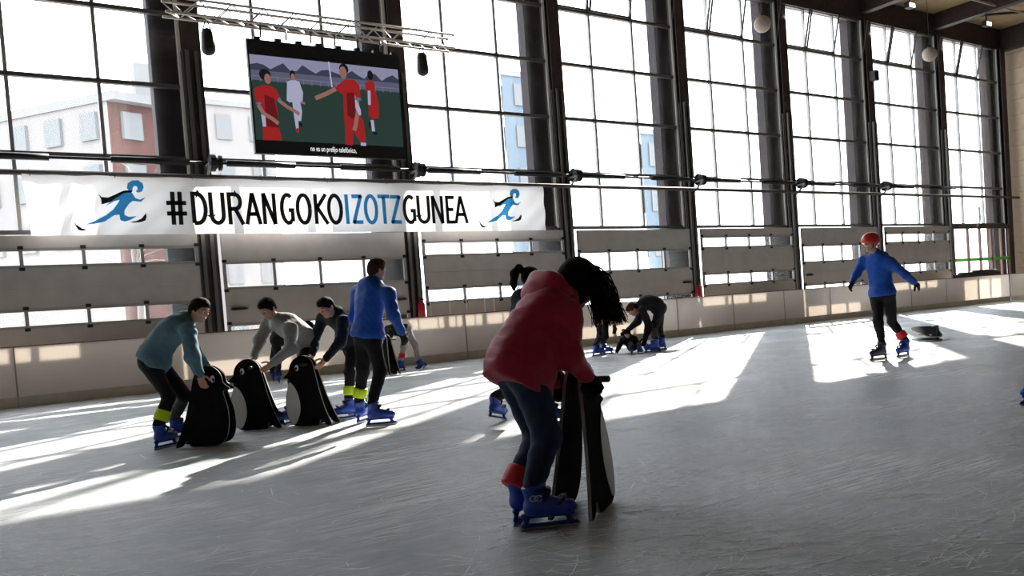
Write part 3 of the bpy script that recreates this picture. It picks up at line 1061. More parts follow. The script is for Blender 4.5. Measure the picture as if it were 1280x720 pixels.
# ------------------------------------------------------------------ people
SKIN = mat('skin', (.46, .26, .19), .55, 0, .06, 30)
LIPS = mat('lips', (.35, .12, .11), .5)
EYEW = mat('eye_white', (.7, .7, .7), .3)
EYED = mat('eye_dark', (.02, .012, .01), .2)
HAIRD = mat('dark_brown_hair', (.011, .007, .006), .75, 0, .4, 80, .5, 160, .08)
HAIRB = mat('brown_hair', (.06, .032, .017), .75, 0, .4, 80, .5, 160, .08)
def cloth(name, col, rough=.85, sheen=.15):
    return mat(name, col, rough, 0, .12, 30, .25, 180, .2, sheen=sheen)
BLACKC = cloth('black_cloth', (.009, .009, .011), sheen=.03)
NEON = mat('neon_yellow_band', (.62, .80, .02), .6)
REDB = mat('red_band', (.62, .025, .03), .6)

def add_hand(s, wrist, d, p, sgn, curl, sz, fat=0.0):
    d = nrm(d); p = nrm(np.asarray(p, float) - d * (np.asarray(p, float) @ d))
    t = nrm(np.cross(p, d)) * sgn
    w = np.asarray(wrist, float)
    s.cone(w - d * .01 * sz, w + d * .075 * sz, (.019 + fat) * sz, (.019 + fat) * sz, k=.012, side=t, f=1.75)
    for off, ln, cu in ((.030, .074, .95), (.010, .083, 1.0), (-.010, .078, 1.05), (-.029, .062, 1.1)):
        q = w + d * .078 * sz + t * off * sz
        a = 0.12 * curl
        for seg, r in ((.45, .0098), (.31, .009), (.24, .0085)):
            a += curl * cu / 3
            dv = d * math.cos(a) + p * math.sin(a)
            q2 = q + dv * ln * seg * sz
            s.cone(q, q2, (r + fat) * sz, (r * .93 + fat) * sz, k=.004)
            q = q2
    q = w + d * .022 * sz + t * .022 * sz
    for dv, ln in ((nrm(d * .55 + t * .75 + p * .35), .042), (nrm(d * .8 + t * .25 + p * (.35 + .3 * curl)), .032), (nrm(d * .8 - t * .05 + p * (.4 + .5 * curl)), .026)):
        q2 = q + dv * ln * sz
        s.cone(q, q2, (.0115 + fat) * sz, (.0098 + fat) * sz, k=.006)
        q = q2

def head_frame(F_, U_=UP):
    F_ = nrm(F_)
    U_ = nrm(np.asarray(U_, float) - F_ * (F_ @ np.asarray(U_, float)))
    return F_, U_, np.cross(F_, U_)

def add_head(s, c, fr, z):
    F_, U_, S_ = fr
    P = lambda f, sd, u: np.asarray(c) + (F_ * f + S_ * sd + U_ * u) * z
    A = (F_, S_, U_)
    s.ell(P(-.008, 0, .025), A, np.array([.096, .077, .092]) * z, k=.02)
    s.ell(P(.028, 0, -.035), A, np.array([.060, .058, .075]) * z, k=.03)
    s.cone(P(.060, 0, -.092), P(.06, 0, -.088), .020 * z, k=.025)
    s.cone(P(.074, -.03, .03), P(.074, .03, .03), .016 * z, k=.02)
    s.cone(P(.084, 0, .018), P(.104, 0, -.016), .008 * z, .0115 * z, k=.010)
    s.cone(P(.094, -.010, -.02), P(.094, .010, -.02), .0075 * z, k=.006)
    for sg in (-1, 1):
        s.ell(P(.052, sg * .042, -.022), A, np.array([.028, .02, .025]) * z, k=.02)
        s.ell(P(.09, sg * .031, .006), A, np.array([.016, .017, .012]) * z, k=.010, op='s')
        s.ell(P(-.012, sg * .077, -.002), A, np.array([.020, .010, .030]) * z, k=.008)
    s.cone(P(.080, -.016, -.058), P(.080, .016, -.058), .009 * z, k=.008)
    return P

def make_person(label, pelvis, neck, head, face, shoulders, elbows, wrists, knees, feet, S=.9, up=UP, arch=.03, side=None,
                top=None, legs=None, hands=None, hand_mat=None, hair='short', hair_mat=None, hood=None, bands=(None, None), pants_off=.012,
                top_off=.022, hem=.0, skates=('blue', 'blue'), res=.012, skin_res=None, leg_r=1.0, collar=None, quilt=False, band_off=.035, sleeve_off=None, hs=None, spread=.085):
    pelvis, neck, head = (np.asarray(v, float) for v in (pelvis, neck, head))
    rl = np.array([pelvis[0], pelvis[1], 0.0])
    root = empty('person', rl, label=label, cat='person')
    def add(name, s_or_me, m, parent=root):
        me = s_or_me if isinstance(s_or_me, bpy.types.Mesh) else s_or_me.mesh(name)
        o = link(name, me, m, parent)
        if parent is root:
            o.location = -rl
        return o
    sh = [np.asarray(v, float) for v in shoulders]
    el = [np.asarray(v, float) for v in elbows]
    wr = [np.asarray(v, float) for v in wrists]
    kn = [np.asarray(v, float) for v in knees]
    sdv = nrm(sh[1] - sh[0]) if side is None else nrm(side)
    upv = nrm(neck - pelvis)
    sdv = nrm(sdv - upv * (sdv @ upv))
    frontv = np.cross(upv, sdv)           # sh[0] = own left, sh[1] = own right
    hips = [pelvis - sdv * spread * S, pelvis + sdv * spread * S]
    ank, cuff = [], []
    for i, f in enumerate(feet):
        a, c_ = put_skate(root, rl, f['pos'], f['dir'], S * 1.0 if 'sc' not in f else f['sc'], skates[i], f.get('pitch', 0.0), f.get('roll', 0))
        ank.append(a); cuff.append(c_)
    mid = (pelvis + neck) / 2 - frontv * arch
    prof = [(0, .135, .115), (.18, .140, .112), (.38, .132, .102), (.58, .145, .105), (.78, .158, .105), (.94, .105, .075)]
    def torso(s, off, t0=0.0, t1=1.0, k=.05):
        for t, a, b_ in prof:
            if t < t0 - 1e-6 or t > t1 + 1e-6:
                continue
            q = (1 - t) ** 2 * pelvis + 2 * t * (1 - t) * mid + t * t * neck
            tg = nrm(2 * (1 - t) * (mid - pelvis) + 2 * t * (neck - mid))
            fv = nrm(np.cross(tg, sdv))
            s.ell(q, (sdv, fv, tg), (a * S + off, b_ * S + off, .11 * S + off), k=k)
    # body
    z = (hs or S * 1.02)
    fr = head_frame(face, up)
    b = Solid(skin_res or min(res, .009), .02)
    torso(b, -.02)
    for i in (0, 1):
        b.cone(neck + (sh[i] - neck) * .2 - upv * .02, sh[i], .05 * S, .045 * S, k=.03)
        b.cone(sh[i], el[i], .042 * S, .034 * S, k=.02)
        b.cone(el[i], wr[i], .034 * S, .024 * S, k=.015)
        b.cone(hips[i], kn[i], .075 * S, .048 * S, k=.03)
        b.cone(kn[i], cuff[i], .044 * S, .034 * S, k=.02)
        b.cone(cuff[i], ank[i], .034 * S, .032 * S, k=.02)
    b.cone(neck - upv * .02, head - fr[1] * .07 * z - fr[0] * .012 * z, .052 * S, .048 * S, k=.03)
    P = add_head(b, head, fr, z)
    hands = hands or [None, None]
    for i in (0, 1):
        h = hands[i] or dict(d=wr[i] - el[i], p=-sdv if i else sdv, curl=.7)
        if hand_mat is None:
            add_hand(b, wr[i], h['d'], h['p'], 1 if i == 0 else -1, h.get('curl', .7), S)
        else:
            g = Solid(min(res, .007), .01)
            add_hand(g, wr[i], h['d'], h['p'], 1 if i == 0 else -1, h.get('curl', .7), S * 1.06, .003)
            g.cone(wr[i] - nrm(h['d']) * .05 * S, wr[i] + nrm(h['d']) * .01, .034 * S, .03 * S, k=.015)
            add('glove', g, hand_mat)
    add('body', b, SKIN)
    for sg in (-1, 1):
        bm = bmesh.new(); bmesh.ops.create_uvsphere(bm, u_segments=12, v_segments=8, radius=.0125 * z)
        e = link('eye', bm_mesh('eye', bm, True), EYEW, root)
        e.location = Vector(P(.076, sg * .031, .006) - rl)
        bm = bmesh.new(); bmesh.ops.create_uvsphere(bm, u_segments=10, v_segments=6, radius=.0075 * z)
        ii = link('iris', bm_mesh('iris', bm, True), EYED, e)
        ii.location = Vector(fr[0] * .0075 * z)
        bm = bmesh.new()
        bm_tube(bm, [P(.088, sg * .014, .030), P(.089, sg * .031, .037), P(.075, sg * .052, .030)], [.004 * z, .005 * z, .003 * z], 6)
        add('eyebrow', bm_mesh('eyebrow', bm, True), hair_mat or HAIRD)
    bm = bmesh.new()
    bm_tube(bm, [P(.080, -.024, -.058), P(.0895, -.008, -.056), P(.0895, .008, -.056), P(.080, .024, -.058)], [.003 * z, .0055 * z, .0055 * z, .003 * z], 6)
    add('lips', bm_mesh('lips', bm, True), LIPS)
    # trousers
    t_ = Solid(res, .035)
    t_.wr = .006
    torso(t_, pants_off, 0, .2)
    for i in (0, 1):
        t_.cone(hips[i], kn[i], (.080 * S + pants_off) * leg_r, (.052 * S + pants_off) * leg_r, k=.045)
        t_.cone(kn[i], cuff[i], (.052 * S + pants_off) * leg_r, (.040 * S + pants_off) * leg_r, k=.03)
        t_.cone(cuff[i], ank[i], .040 * S, .034 * S, k=.02)
    add('trousers', t_, legs or BLACKC)
    # top
    so = top_off if sleeve_off is None else sleeve_off
    j = Solid(res, .04)
    j.wr = .007
    torso(j, top_off, .0, 1)
    j.ell(pelvis + upv * .03 * S, (sdv, frontv, upv), (.158 * S + top_off, .130 * S + top_off, .13 * S), k=.05)
    if hem:
        j.cone(pelvis + upv * .12 + frontv * .02, pelvis - upv * (hem + .25) + frontv * .105, .122 * S + top_off, .200 * S + top_off, k=.06, side=sdv, f=1.0)
    for i in (0, 1):
        j.cone(neck + (sh[i] - neck) * .25 - upv * .03, sh[i], .062 * S + so * .6, .05 * S + so * .8, k=.05)
        j.cone(sh[i], el[i], .046 * S + so, .038 * S + so, k=.04)
        j.cone(el[i], wr[i] + (el[i] - wr[i]) * .06, .038 * S + so, .028 * S + so * .75, k=.03)
    j.cone(neck - upv * .03, neck + (head - neck) * .30, .062 * S + top_off * .4, .056 * S + top_off * .3, k=.03)
    if hood:
        j.ell(neck - frontv * hood.get('back', .05) + upv * hood.get('up', .02), (sdv, frontv, upv), hood.get('r', (.12, .07, .08)), k=.05)
    cutp = pelvis - upv * (hem + .02 * S)
    j.cut(cutp, nrm(upv - (frontv * .12 if hem > .05 else 0)), .01)
    if quilt:
        def q_(P_):
            l = (P_ - pelvis) @ upv
            return .0045 * (np.abs(np.sin(np.pi * l / .055)) ** .6 * -1 + .6)
        j.extra = q_
    add('top' if not quilt else 'jacket', j, top)
    if collar:
        c_ = Solid(res, .02)
        c_.cone(neck - upv * .03 - frontv * .02, neck + (head - neck) * .2 - frontv * .03, .085 * S, .075 * S, side=sdv, f=1.25)
        add('collar', c_, collar)
    for i, bd in enumerate(bands):
        if bd is not None:
            ax_ = nrm(kn[i] - cuff[i])
            bm = bmesh.new()
            q0, q1 = cuff[i] + ax_ * band_off, cuff[i] + ax_ * (band_off + .095)
            r0 = (.044 * S + pants_off) * leg_r + .011 if band_off > 0 else .074 * S
            bm_tube(bm, [q0, q0 + ax_ * .008, q1 - ax_ * .008, q1], [r0, r0 + .004, r0 + .005, r0], 18)
            add('ankle_band', bm_mesh('ankle_band', bm, True), bd)
    # hair
    hm = hair_mat or HAIRD
    if hair:
        h = Solid(min(res, .009), .012)
        A = fr
        AX3 = (fr[0], fr[2], fr[1])
        h.ell(P(-.012, 0, .032), AX3, np.array([.104, .086, .098]) * z)
        if hair == 'short':
            h.ell(P(.03, 0, .085), AX3, np.array([.07, .06, .04]) * z, k=.03)
            h.ell(P(-.05, 0, -.02), AX3, np.array([.05, .068, .06]) * z, k=.03)
        if hair == 'long':
            h.ell(P(-.02, 0, -.02), AX3, np.array([.10, .092, .11]) * z, k=.03)
        h.ell(P(.085 + (.03 if hair == 'long' else 0), 0, -.035), AX3, np.array([.085, .105 if hair != 'long' else .07, .088]) * z, op='s', k=.01)
        h.ell(P(.01, 0, -.10), AX3, np.array([.10, .12, .085]) * z, op='s', k=.02) if hair == 'short' else None
        if hair == 'pony':
            base = P(-.10, 0, .05)
            h.ell(P(-.05, 0, -.01), AX3, np.array([.055, .07, .06]) * z, k=.03)
            pts = [base, base - fr[0] * .045 * z + fr[1] * .03 * z, base - fr[0] * .09 * z - fr[1] * .03 * z, base - fr[0] * .085 * z - fr[1] * .12 * z, base - fr[0] * .07 * z - fr[1] * .19 * z]
            for (a, b_), (ra, rb_) in zip(zip(pts[:-1], pts[1:]), ((.022, .034), (.034, .04), (.04, .034), (.034, .012))):
                h.cone(a, b_, ra * z, rb_ * z, k=.02)
        h.wr = .007
        add('hair', h, hm)
    return root, P, fr, add

def ft(px, py, right, away, z=0.0, **kw):
    q = on_ice(px, py, z)
    return dict(pos=q, dir=hdir(right, away), **kw)

# ------------------------------------------------------------------ penguin skating aids
PB = mat('black_painted_board', (.010, .010, .011), .95, 0, .3, 12, .1, 40, .04)
PE = mat('board_edge', (.34, .33, .31), .6)
PWH = mat('white_painted_belly', (.62, .61, .58), .5)
OUT = [(.045, .722), (.105, .700), (.150, .655), (.172, .600), (.180, .560), (.232, .515), (.236, .503), (.178, .486), (.186, .43), (.212, .33), (.220, .22), (.205, .11), (.165, .035), (.10, .004),
       (.0, .0), (-.10, .002), (-.14, .012), (-.155, .055), (-.175, .06), (-.215, .012), (-.275, .004), (-.262, .05), (-.215, .16), (-.17, .30), (-.135, .44), (-.108, .56), (-.082, .655), (-.025, .708)]
OUTS = [(float(q[0]), float(q[1])) for q in catmull(OUT, 3)]
BELLY = [(.172, .455), (.128, .42), (.085, .34), (.062, .24), (.066, .14), (.10, .05), (.135, .022), (.168, .045), (.202, .12), (.214, .22), (.206, .33), (.186, .42)]
BELS = [(float(q[0]), float(q[1])) for q in catmull(BELLY, 3)]
board_me = poly_mesh('board', OUTS, .018); board_me.materials.append(PB); board_me.materials.append(PE)
belly_me = poly_mesh('belly', BELS, .003); belly_me.materials.append(PWH); belly_me.materials.append(PWH)
eye_me = poly_mesh('eye', [(.021 * math.cos(a), .033 * math.sin(a)) for a in np.linspace(0, 2 * math.pi, 18, endpoint=False)], .003)
for _ in range(2): eye_me.materials.append(PWH)
pup_me = poly_mesh('pupil', [(.010 * math.cos(a), .015 * math.sin(a)) for a in np.linspace(0, 2 * math.pi, 14, endpoint=False)], .002)
for _ in range(2): pup_me.materials.append(PB)
hb = bmesh.new(); bm_tube(hb, [(0, -.17, 0), (0, -.165, 0), (0, .165, 0), (0, .17, 0)], [.012, .017, .017, .012], 10)
handle_me = bm_mesh('handle', hb, True); handle_me.materials.append(mat('black_handle', (.015, .015, .015), .6))
TILT = math.atan2(.070, .70)
def penguin(pos, d, label, belly=True, roll=None, s=1.0):
    r = empty('penguin_skating_aid', pos, math.atan2(d[1], d[0]), label=label, cat='skating aid', group='penguin skating aids on the ice')
    r.scale = (s, s, s)
    if roll is not None:
        r.rotation_euler = (roll, 0, math.atan2(d[1], d[0]))
    for sg in (-1, 1):
        b = link('board', board_me, None, r)
        b.location = (0, sg * .100, .002)
        b.rotation_euler = (sg * TILT, 0, 0)
        if belly:
            link('belly', belly_me, None, b).location = (0, sg * .0102, 0)
        e = link('eye', eye_me, None, b); e.location = (.085, sg * .0102, .60)
        pu = link('pupil', pup_me, None, b); pu.location = (.092, sg * .0125, .592)
    link('handle', handle_me, None, r).location = (-.02, 0, .635)
    return r
FGP = penguin(on_ice(733, 634), hdir(.36, .93), 'penguin skating aid held by the girl in the red jacket, seen edge-on')
penguin(on_ice(264, 556), hdir(1, -.05), 'wide black penguin skating aid facing right, in front of the boy in teal', belly=False, s=.98)
penguin(on_ice(321, 536), hdir(-1, -.05), 'penguin skating aid facing left under the hands of the boy in grey', s=.98)
penguin(on_ice(389, 531), hdir(-.97, .2), 'penguin skating aid with white belly held by the boy with the neon collar', s=.97)
penguin(on_ice(487, 468), hdir(-.5, .8), 'distant dark penguin skating aid behind the boy in the blue jacket', belly=False)
fp = on_ice(1152, 424)
penguin((fp[0], fp[1], .112), hdir(-.98, .1), 'fallen penguin skating aid lying on the ice near the helmeted skater', belly=False, roll=-math.pi / 2 - TILT)

# ------------------------------------------------------------------ the skaters
TEAL = cloth('teal_sweater', (.085, .17, .22))
GREY = cloth('grey_sweater', (.27, .27, .27))
NAVY = cloth('navy_jacket', (.010, .014, .022), sheen=.05)
ROYAL = cloth('royal_blue_jacket', (.008, .075, .42), .6)
REDJ = cloth('red_padded_jacket', (.40, .012, .045), .5)
JEAN = cloth('dark_blue_jeans', (.014, .028, .065))
BEIGE = cloth('mustard_beige_coat', (.40, .26, .12))
PALE = cloth('pale_grey_trousers', (.36, .34, .33))
GLV = cloth('black_glove', (.01, .01, .012), sheen=.03)
NEONC = cloth('neon_collar', (.42, .52, .03))

# girl in the red jacket
r1, P1, f1, add1 = make_person(
    'girl in a red padded jacket bending over a penguin aid in the foreground',
    J(647, 456, 3.86), J(697, 377, 3.97), J(723, 354, 4.03), hdir(.75, .35, -.55),
    [J(685, 384, 4.13), J(709, 396, 3.84)], [J(685, 442, 4.20), J(713, 446, 3.82)], [J(694, 476, 4.10), J(733, 470, 3.92)],
    [J(672, 546, 3.98), J(684, 548, 3.80)],
    [ft(656, 650, .45, .9), ft(682, 661, 1, .12)], S=.88, arch=.05, side=hdir(.35, -.93, -.05), top=REDJ, legs=JEAN, hand_mat=GLV,
    hands=[dict(d=hdir(.1, .6, -.7), p=hdir(.1, -.5, -.6), curl=2.1), dict(d=hdir(.45, .5, -.6), p=hdir(.2, -.6, -.5), curl=2.1)],
    hair='long', hood=None, bands=(REDB, None), top_off=.030, sleeve_off=.024, hem=.09, band_off=-.045, res=.009, skin_res=.007,
    quilt=True, leg_r=1.1, hs=.96)
hd = Solid(.009, .03)
hd.wr = .006
hu = nrm(J(723, 354, 4.03) - J(697, 377, 3.97)); hs_ = hdir(.35, -.93, -.05); hs_ = nrm(hs_ - hu * (hs_ @ hu)); hfw = np.cross(hu, hs_)
hd.ell(J(689, 364, 3.98), (hs_, hfw, hu), (.155, .125, .062))
hd.ell(J(676, 366, 3.98), (hs_, hfw, hu), (.13, .085, .085))
add1('hood', hd, REDJ)
# her long loose hair
hm_ = bmesh.new()
rg = np.random.default_rng(3)
for i in range(520):
    a, b_ = rg.uniform(-1.1, 1.1), rg.uniform(-1.0, .9)
    st = P1(.02 - .085 * abs(b_), .082 * math.sin(a), .115 * math.cos(a) - .02)
    e = rg.uniform(0, 1) ** 1.3
    dep = rg.uniform(3.9, 4.12)
    m1 = J(736 + 14 * e + rg.normal(0, 4), 345 + 9 * (1 - e) + rg.normal(0, 4), dep)
    m2 = J(741 + 26 * e + rg.normal(0, 3), 372 + rg.normal(0, 4), dep)
    en = J(744 + 40 * e + rg.normal(0, 3), 402 - 3 * e + rg.uniform(-22, 8), dep + .02)
    if e > .85:
        en = J(778 + rg.normal(0, 5), 400 + rg.normal(0, 3), dep)
    pts = catmull([st, m1, m2, en], 4, closed=False)
    w0 = rg.uniform(.002, .0055)
    bm_tube(hm_, pts, list(np.linspace(w0 * .8, w0, 5)) + list(np.linspace(w0, .0015, len(pts) - 5)), 5)
hl = add1('hair_locks', bm_mesh('hair_locks', hm_, True), HAIRD)
hl['kind'] = 'stuff'
# white ring print on the near boot
bm = bmesh.new()
rc = on_ice(682, 661)
cpt = rc + np.array([0, 0, .155]) - HF * .062 - HR * .045
for rad, x_ in ((.017, 0), (.017, .022)):
    pts = [cpt + HR * (x_ + rad * math.cos(a)) + UP * rad * .75 * math.sin(a) for a in np.linspace(.5 if x_ else 0, 6.0, 12)]
    bm_tube(bm, pts, .0028, 5)
add1('boot_logo', bm_mesh('boot_logo', bm, True), PWH)

# girl with the ponytail
make_person('girl with a dark ponytail and black hooded top skating behind the red jacket',
    J(655, 432, 7.3), J(656, 373, 7.3), J(664, 348, 7.3), hdir(.85, .35, -.2),
    [J(650, 381, 7.45), J(656, 383, 7.12)], [J(662, 408, 7.5), J(664, 412, 7.08)], [J(684, 418, 7.4), J(686, 424, 7.15)],
    [J(645, 484, 7.4), J(682, 478, 7.2)], [ft(620, 524, .35, .45, .03, pitch=-.25), ft(694, 531, .95, .3)], S=.85, top=NAVY, legs=BLACKC,
    hair='pony', hood=dict(back=.06, up=.0, r=(.10, .06, .07)), side=hdir(.3, -.95), res=.011)

# boy in teal
make_person('boy in a teal sweater and black trousers bending to push the wide penguin aid',
    J(190, 452, 7.45), J(230, 402, 7.45), J(249, 388, 7.42), hdir(.88, -.25, -.35),
    [J(230, 408, 7.62), J(235, 414, 7.28)], [J(243, 440, 7.62), J(241, 446, 7.22)], [J(258, 460, 7.50), J(249, 468, 7.24)],
    [J(231, 494, 7.6), J(211, 496, 7.42)], [ft(226, 548, .75, .6), ft(206, 560, .35, .9)], S=.92, top=TEAL, legs=BLACKC, side=hdir(.1, -1), arch=.07,
    hair='short', bands=(None, NEON), res=.011, hs=.88, top_off=.026)

# boy in grey
make_person('boy in a grey sweater leaning forward with both hands on a penguin aid',
    J(384, 430, 8.75), J(350, 402, 8.50), J(335, 386, 8.38), hdir(-.45, -.72, -.5),
    [J(363, 412, 8.32), J(335, 405, 8.66)], [J(364, 436, 8.22), J(324, 426, 8.55)], [J(341, 454, 8.16), J(318, 446, 8.40)],
    [J(368, 474, 8.45), J(381, 474, 8.75)], [ft(362, 531, -.7, -.5), ft(378, 521, -.7, -.5)], S=.90, top=GREY, legs=BLACKC, arch=.06,
    hair='short', res=.011, hs=.88, top_off=.026)

# boy with neon collar
make_person('boy in a dark jacket with a neon yellow collar holding a penguin aid',
    J(438, 427, 8.80), J(421, 394, 8.62), J(408, 384, 8.48), hdir(-.5, -.72, -.45),
    [J(430, 402, 8.42), J(404, 398, 8.76)], [J(425, 428, 8.28), J(395, 420, 8.70)], [J(407, 449, 8.20), J(390, 444, 8.52)],
    [J(437, 466, 8.6), J(448, 464, 8.8)], [ft(434, 524, -.85, -.4), ft(451, 517, -.6, -.6)], S=.90, top=NAVY, legs=BLACKC, arch=.06,
    hair='short', collar=NEONC, bands=(NEON, None), res=.011, hs=.88)

# boy in blue
make_person('boy in a royal blue jacket standing with his back turned',
    J(459, 420, 8.05), J(466, 357, 8.03), J(471, 338, 8.03), hdir(.72, .68, -.08),
    [J(447, 366, 8.2), J(486, 367, 7.88)], [J(443, 396, 8.25), J(492, 394, 7.84)], [J(452, 418, 8.4), J(502, 416, 7.95)],
    [J(454, 462, 8.12), J(475, 463, 7.98)], [ft(454, 528, .3, .9), ft(474, 532, .97, .1)], S=.94, top=ROYAL, legs=BLACKC, hand_mat=GLV, hair_mat=HAIRB,
    hair='short', hood=dict(back=.07, up=.0, r=(.115, .06, .075)), bands=(NEON, None), res=.011, hem=.0, hs=.88, top_off=.026)

# far figures by the boards
make_person('far figure in black bending down behind the boy in grey',
    J(346, 424, 14.6), J(372, 410, 14.6), J(384, 410, 14.6), hdir(.75, 0, -.65),
    [J(370, 413, 14.8), J(371, 415, 14.4)], [J(374, 430, 14.8), J(375, 432, 14.4)], [J(378, 448, 14.8), J(379, 450, 14.4)],
    [J(342, 448, 14.7), J(348, 449, 14.5)], [ft(342, 476, .3, -.9), ft(349, 479, .3, -.9)], S=.98, top=BLACKC, legs=BLACKC, hair='short', side=hdir(0, -1), res=.016)
make_person('far figure in black top and pale trousers bending with one leg kicked back',
    J(508, 414, 15.95), J(486, 412, 15.95), J(477, 420, 15.9), hdir(-.7, -.1, -.7),
    [J(488, 415, 15.78), J(487, 414, 16.12)], [J(485, 430, 15.75), J(484, 430, 16.15)], [J(484, 445, 15.75), J(482, 445, 16.1)],
    [J(504, 434, 15.85), J(519, 431, 16.05)], [ft(500, 464, -.95, -.2), dict(pos=J(530, 461, 16.1), dir=hdir(-.8, -.3), pitch=-.75)], S=.86, top=BLACKC, legs=PALE,
    side=hdir(0, 1), hair='short', bands=(REDB, None), res=.016)
make_person('far figure in a mustard coat and black trousers standing left of the bending adult',
    J(753, 399, 16.3), J(756, 362, 16.3), J(757, 348, 16.3), hdir(.9, .2, -.2),
    [J(750, 367, 16.5), J(764, 369, 16.1)], [J(749, 384, 16.5), J(767, 388, 16.05)], [J(750, 402, 16.45), J(768, 408, 16.05)],
    [J(750, 420, 16.4), J(757, 420, 16.2)], [ft(748, 445, .95, .1), ft(757, 443, .95, -.1)], S=.92, top=BEIGE, legs=BLACKC, hand_mat=GLV,
    hair='short', res=.016, hem=.1)
make_person('adult dressed in black bending down beside the crouching child',
    J(825, 385, 16.4), J(803, 380, 16.4), J(791, 387, 16.4), hdir(-.65, -.1, -.72),
    [J(803, 388, 16.22), J(803, 386, 16.58)], [J(811, 406, 16.15), J(797, 402, 16.6)], [J(807, 422, 16.15), J(784, 413, 16.55)],
    [J(817, 412, 16.3), J(824, 412, 16.55)], [ft(817, 441, -.95, -.1), ft(825, 438, -.95, .1)], S=1.08, top=BLACKC, legs=BLACKC, hand_mat=GLV, arch=.12,
    side=hdir(0, 1), hair='short', hair_mat=HAIRB, res=.016, top_off=.03, leg_r=1.1)
make_person('small child in black crouching with one hand on the ice',
    J(792, 433.5, 16.3), J(785, 422.5, 16.2), J(784, 417, 16.05), hdir(-.4, .75, -.5),
    [J(778, 425, 16.2), J(793, 424, 16.2)], [J(774, 433, 16.15), J(799, 430, 16.1)], [J(771, 440, 16.1), J(800, 435, 16.0)],
    [J(788, 430, 15.9), J(799, 431, 16.0)], [ft(790, 443.5, -.2, -.9, sc=.62), ft(800, 442.5, .4, -.8, sc=.62)], S=.62, top=BLACKC, legs=BLACKC,
    hands=[dict(d=hdir(-.6, -.3, -.4), p=(0, 0, -1), curl=.2), None], side=hdir(1, .1), hair='short', hood=dict(back=.04, up=.03, r=(.10, .07, .09)), res=.014, hs=.66)

# skater with the red helmet
r2, P2, f2, add2 = make_person(
    'skater in a blue hooded jacket and red helmet gliding with arms spread',
    J(1103, 368, 11.0), J(1096, 320, 11.0), J(1088, 304, 10.95), hdir(-.93, -.35, -.1),
    [J(1113, 328, 10.86), J(1079, 327, 11.14)], [J(1131, 343, 10.92), J(1071, 342, 11.14)], [J(1143, 353, 10.98), J(1065, 354, 11.05)],
    [J(1115, 402, 11.12), J(1098, 403, 10.88)], [ft(1130, 446, -.8, -.5, pitch=0.0), ft(1100, 450, -.9, -.3)], S=.94, top=ROYAL, legs=BLACKC, hand_mat=GLV,
    hair='short', hood=dict(back=.07, up=-.01, r=(.12, .06, .075)), bands=(REDB, None), res=.012, skates=('blue', 'dark'), hem=.0, hs=.9, top_off=.022)
HEL = mat('red_helmet_shell', (.55, .02, .025), .3, spec=.5)
h = Solid(.008, .015)
AX3 = (f2[0], f2[2], f2[1])
h.ell(P2(-.012, 0, .040), AX3, (.128, .108, .108))
h.cone(P2(.085, -.05, .045), P2(.085, .05, .045), .022)
h.cut(P2(0, 0, -.012), nrm(f2[1] - f2[0] * .25))
ho = add2('helmet', h, HEL)
for sd_ in (-.045, 0, .045):
    bm = bmesh.new()
    bm_tube(bm, [P2(.07 - abs(sd_) * .3, sd_, .118 - abs(sd_) * .2), P2(.0, sd_, .142 - abs(sd_) * .28), P2(-.08, sd_, .112 - abs(sd_) * .25)], .008, 6)
    add2('helmet_vent', bm_mesh('helmet_vent', bm, True), BLACKM)
bm = bmesh.new()
bm_tube(bm, [P2(.01, -.083, .02), P2(.03, -.066, -.06), P2(.05, 0, -.112), P2(.03, .066, -.06), P2(.01, .083, .02)], .006, 6)
add2('chin_strap', bm_mesh('chin_strap', bm, True), BLACKM)

# skater leaving the picture on the right
make_person('skater at the right edge of whom only a blue boot shows',
    J(1352, 372, 6.45), J(1350, 290, 6.45), J(1347, 262, 6.42), hdir(-.95, -.2, -.1),
    [J(1350, 300, 6.25), J(1350, 299, 6.62)], [J(1356, 350, 6.2), J(1356, 345, 6.66)], [J(1350, 388, 6.2), J(1350, 385, 6.6)],
    [J(1332, 440, 6.3), J(1356, 436, 6.55)], [ft(1301, 505, -1, -.12), ft(1358, 497, -1, .1)], S=.94, top=NAVY, legs=BLACKC, hair='short', side=hdir(0, 1), res=.014)

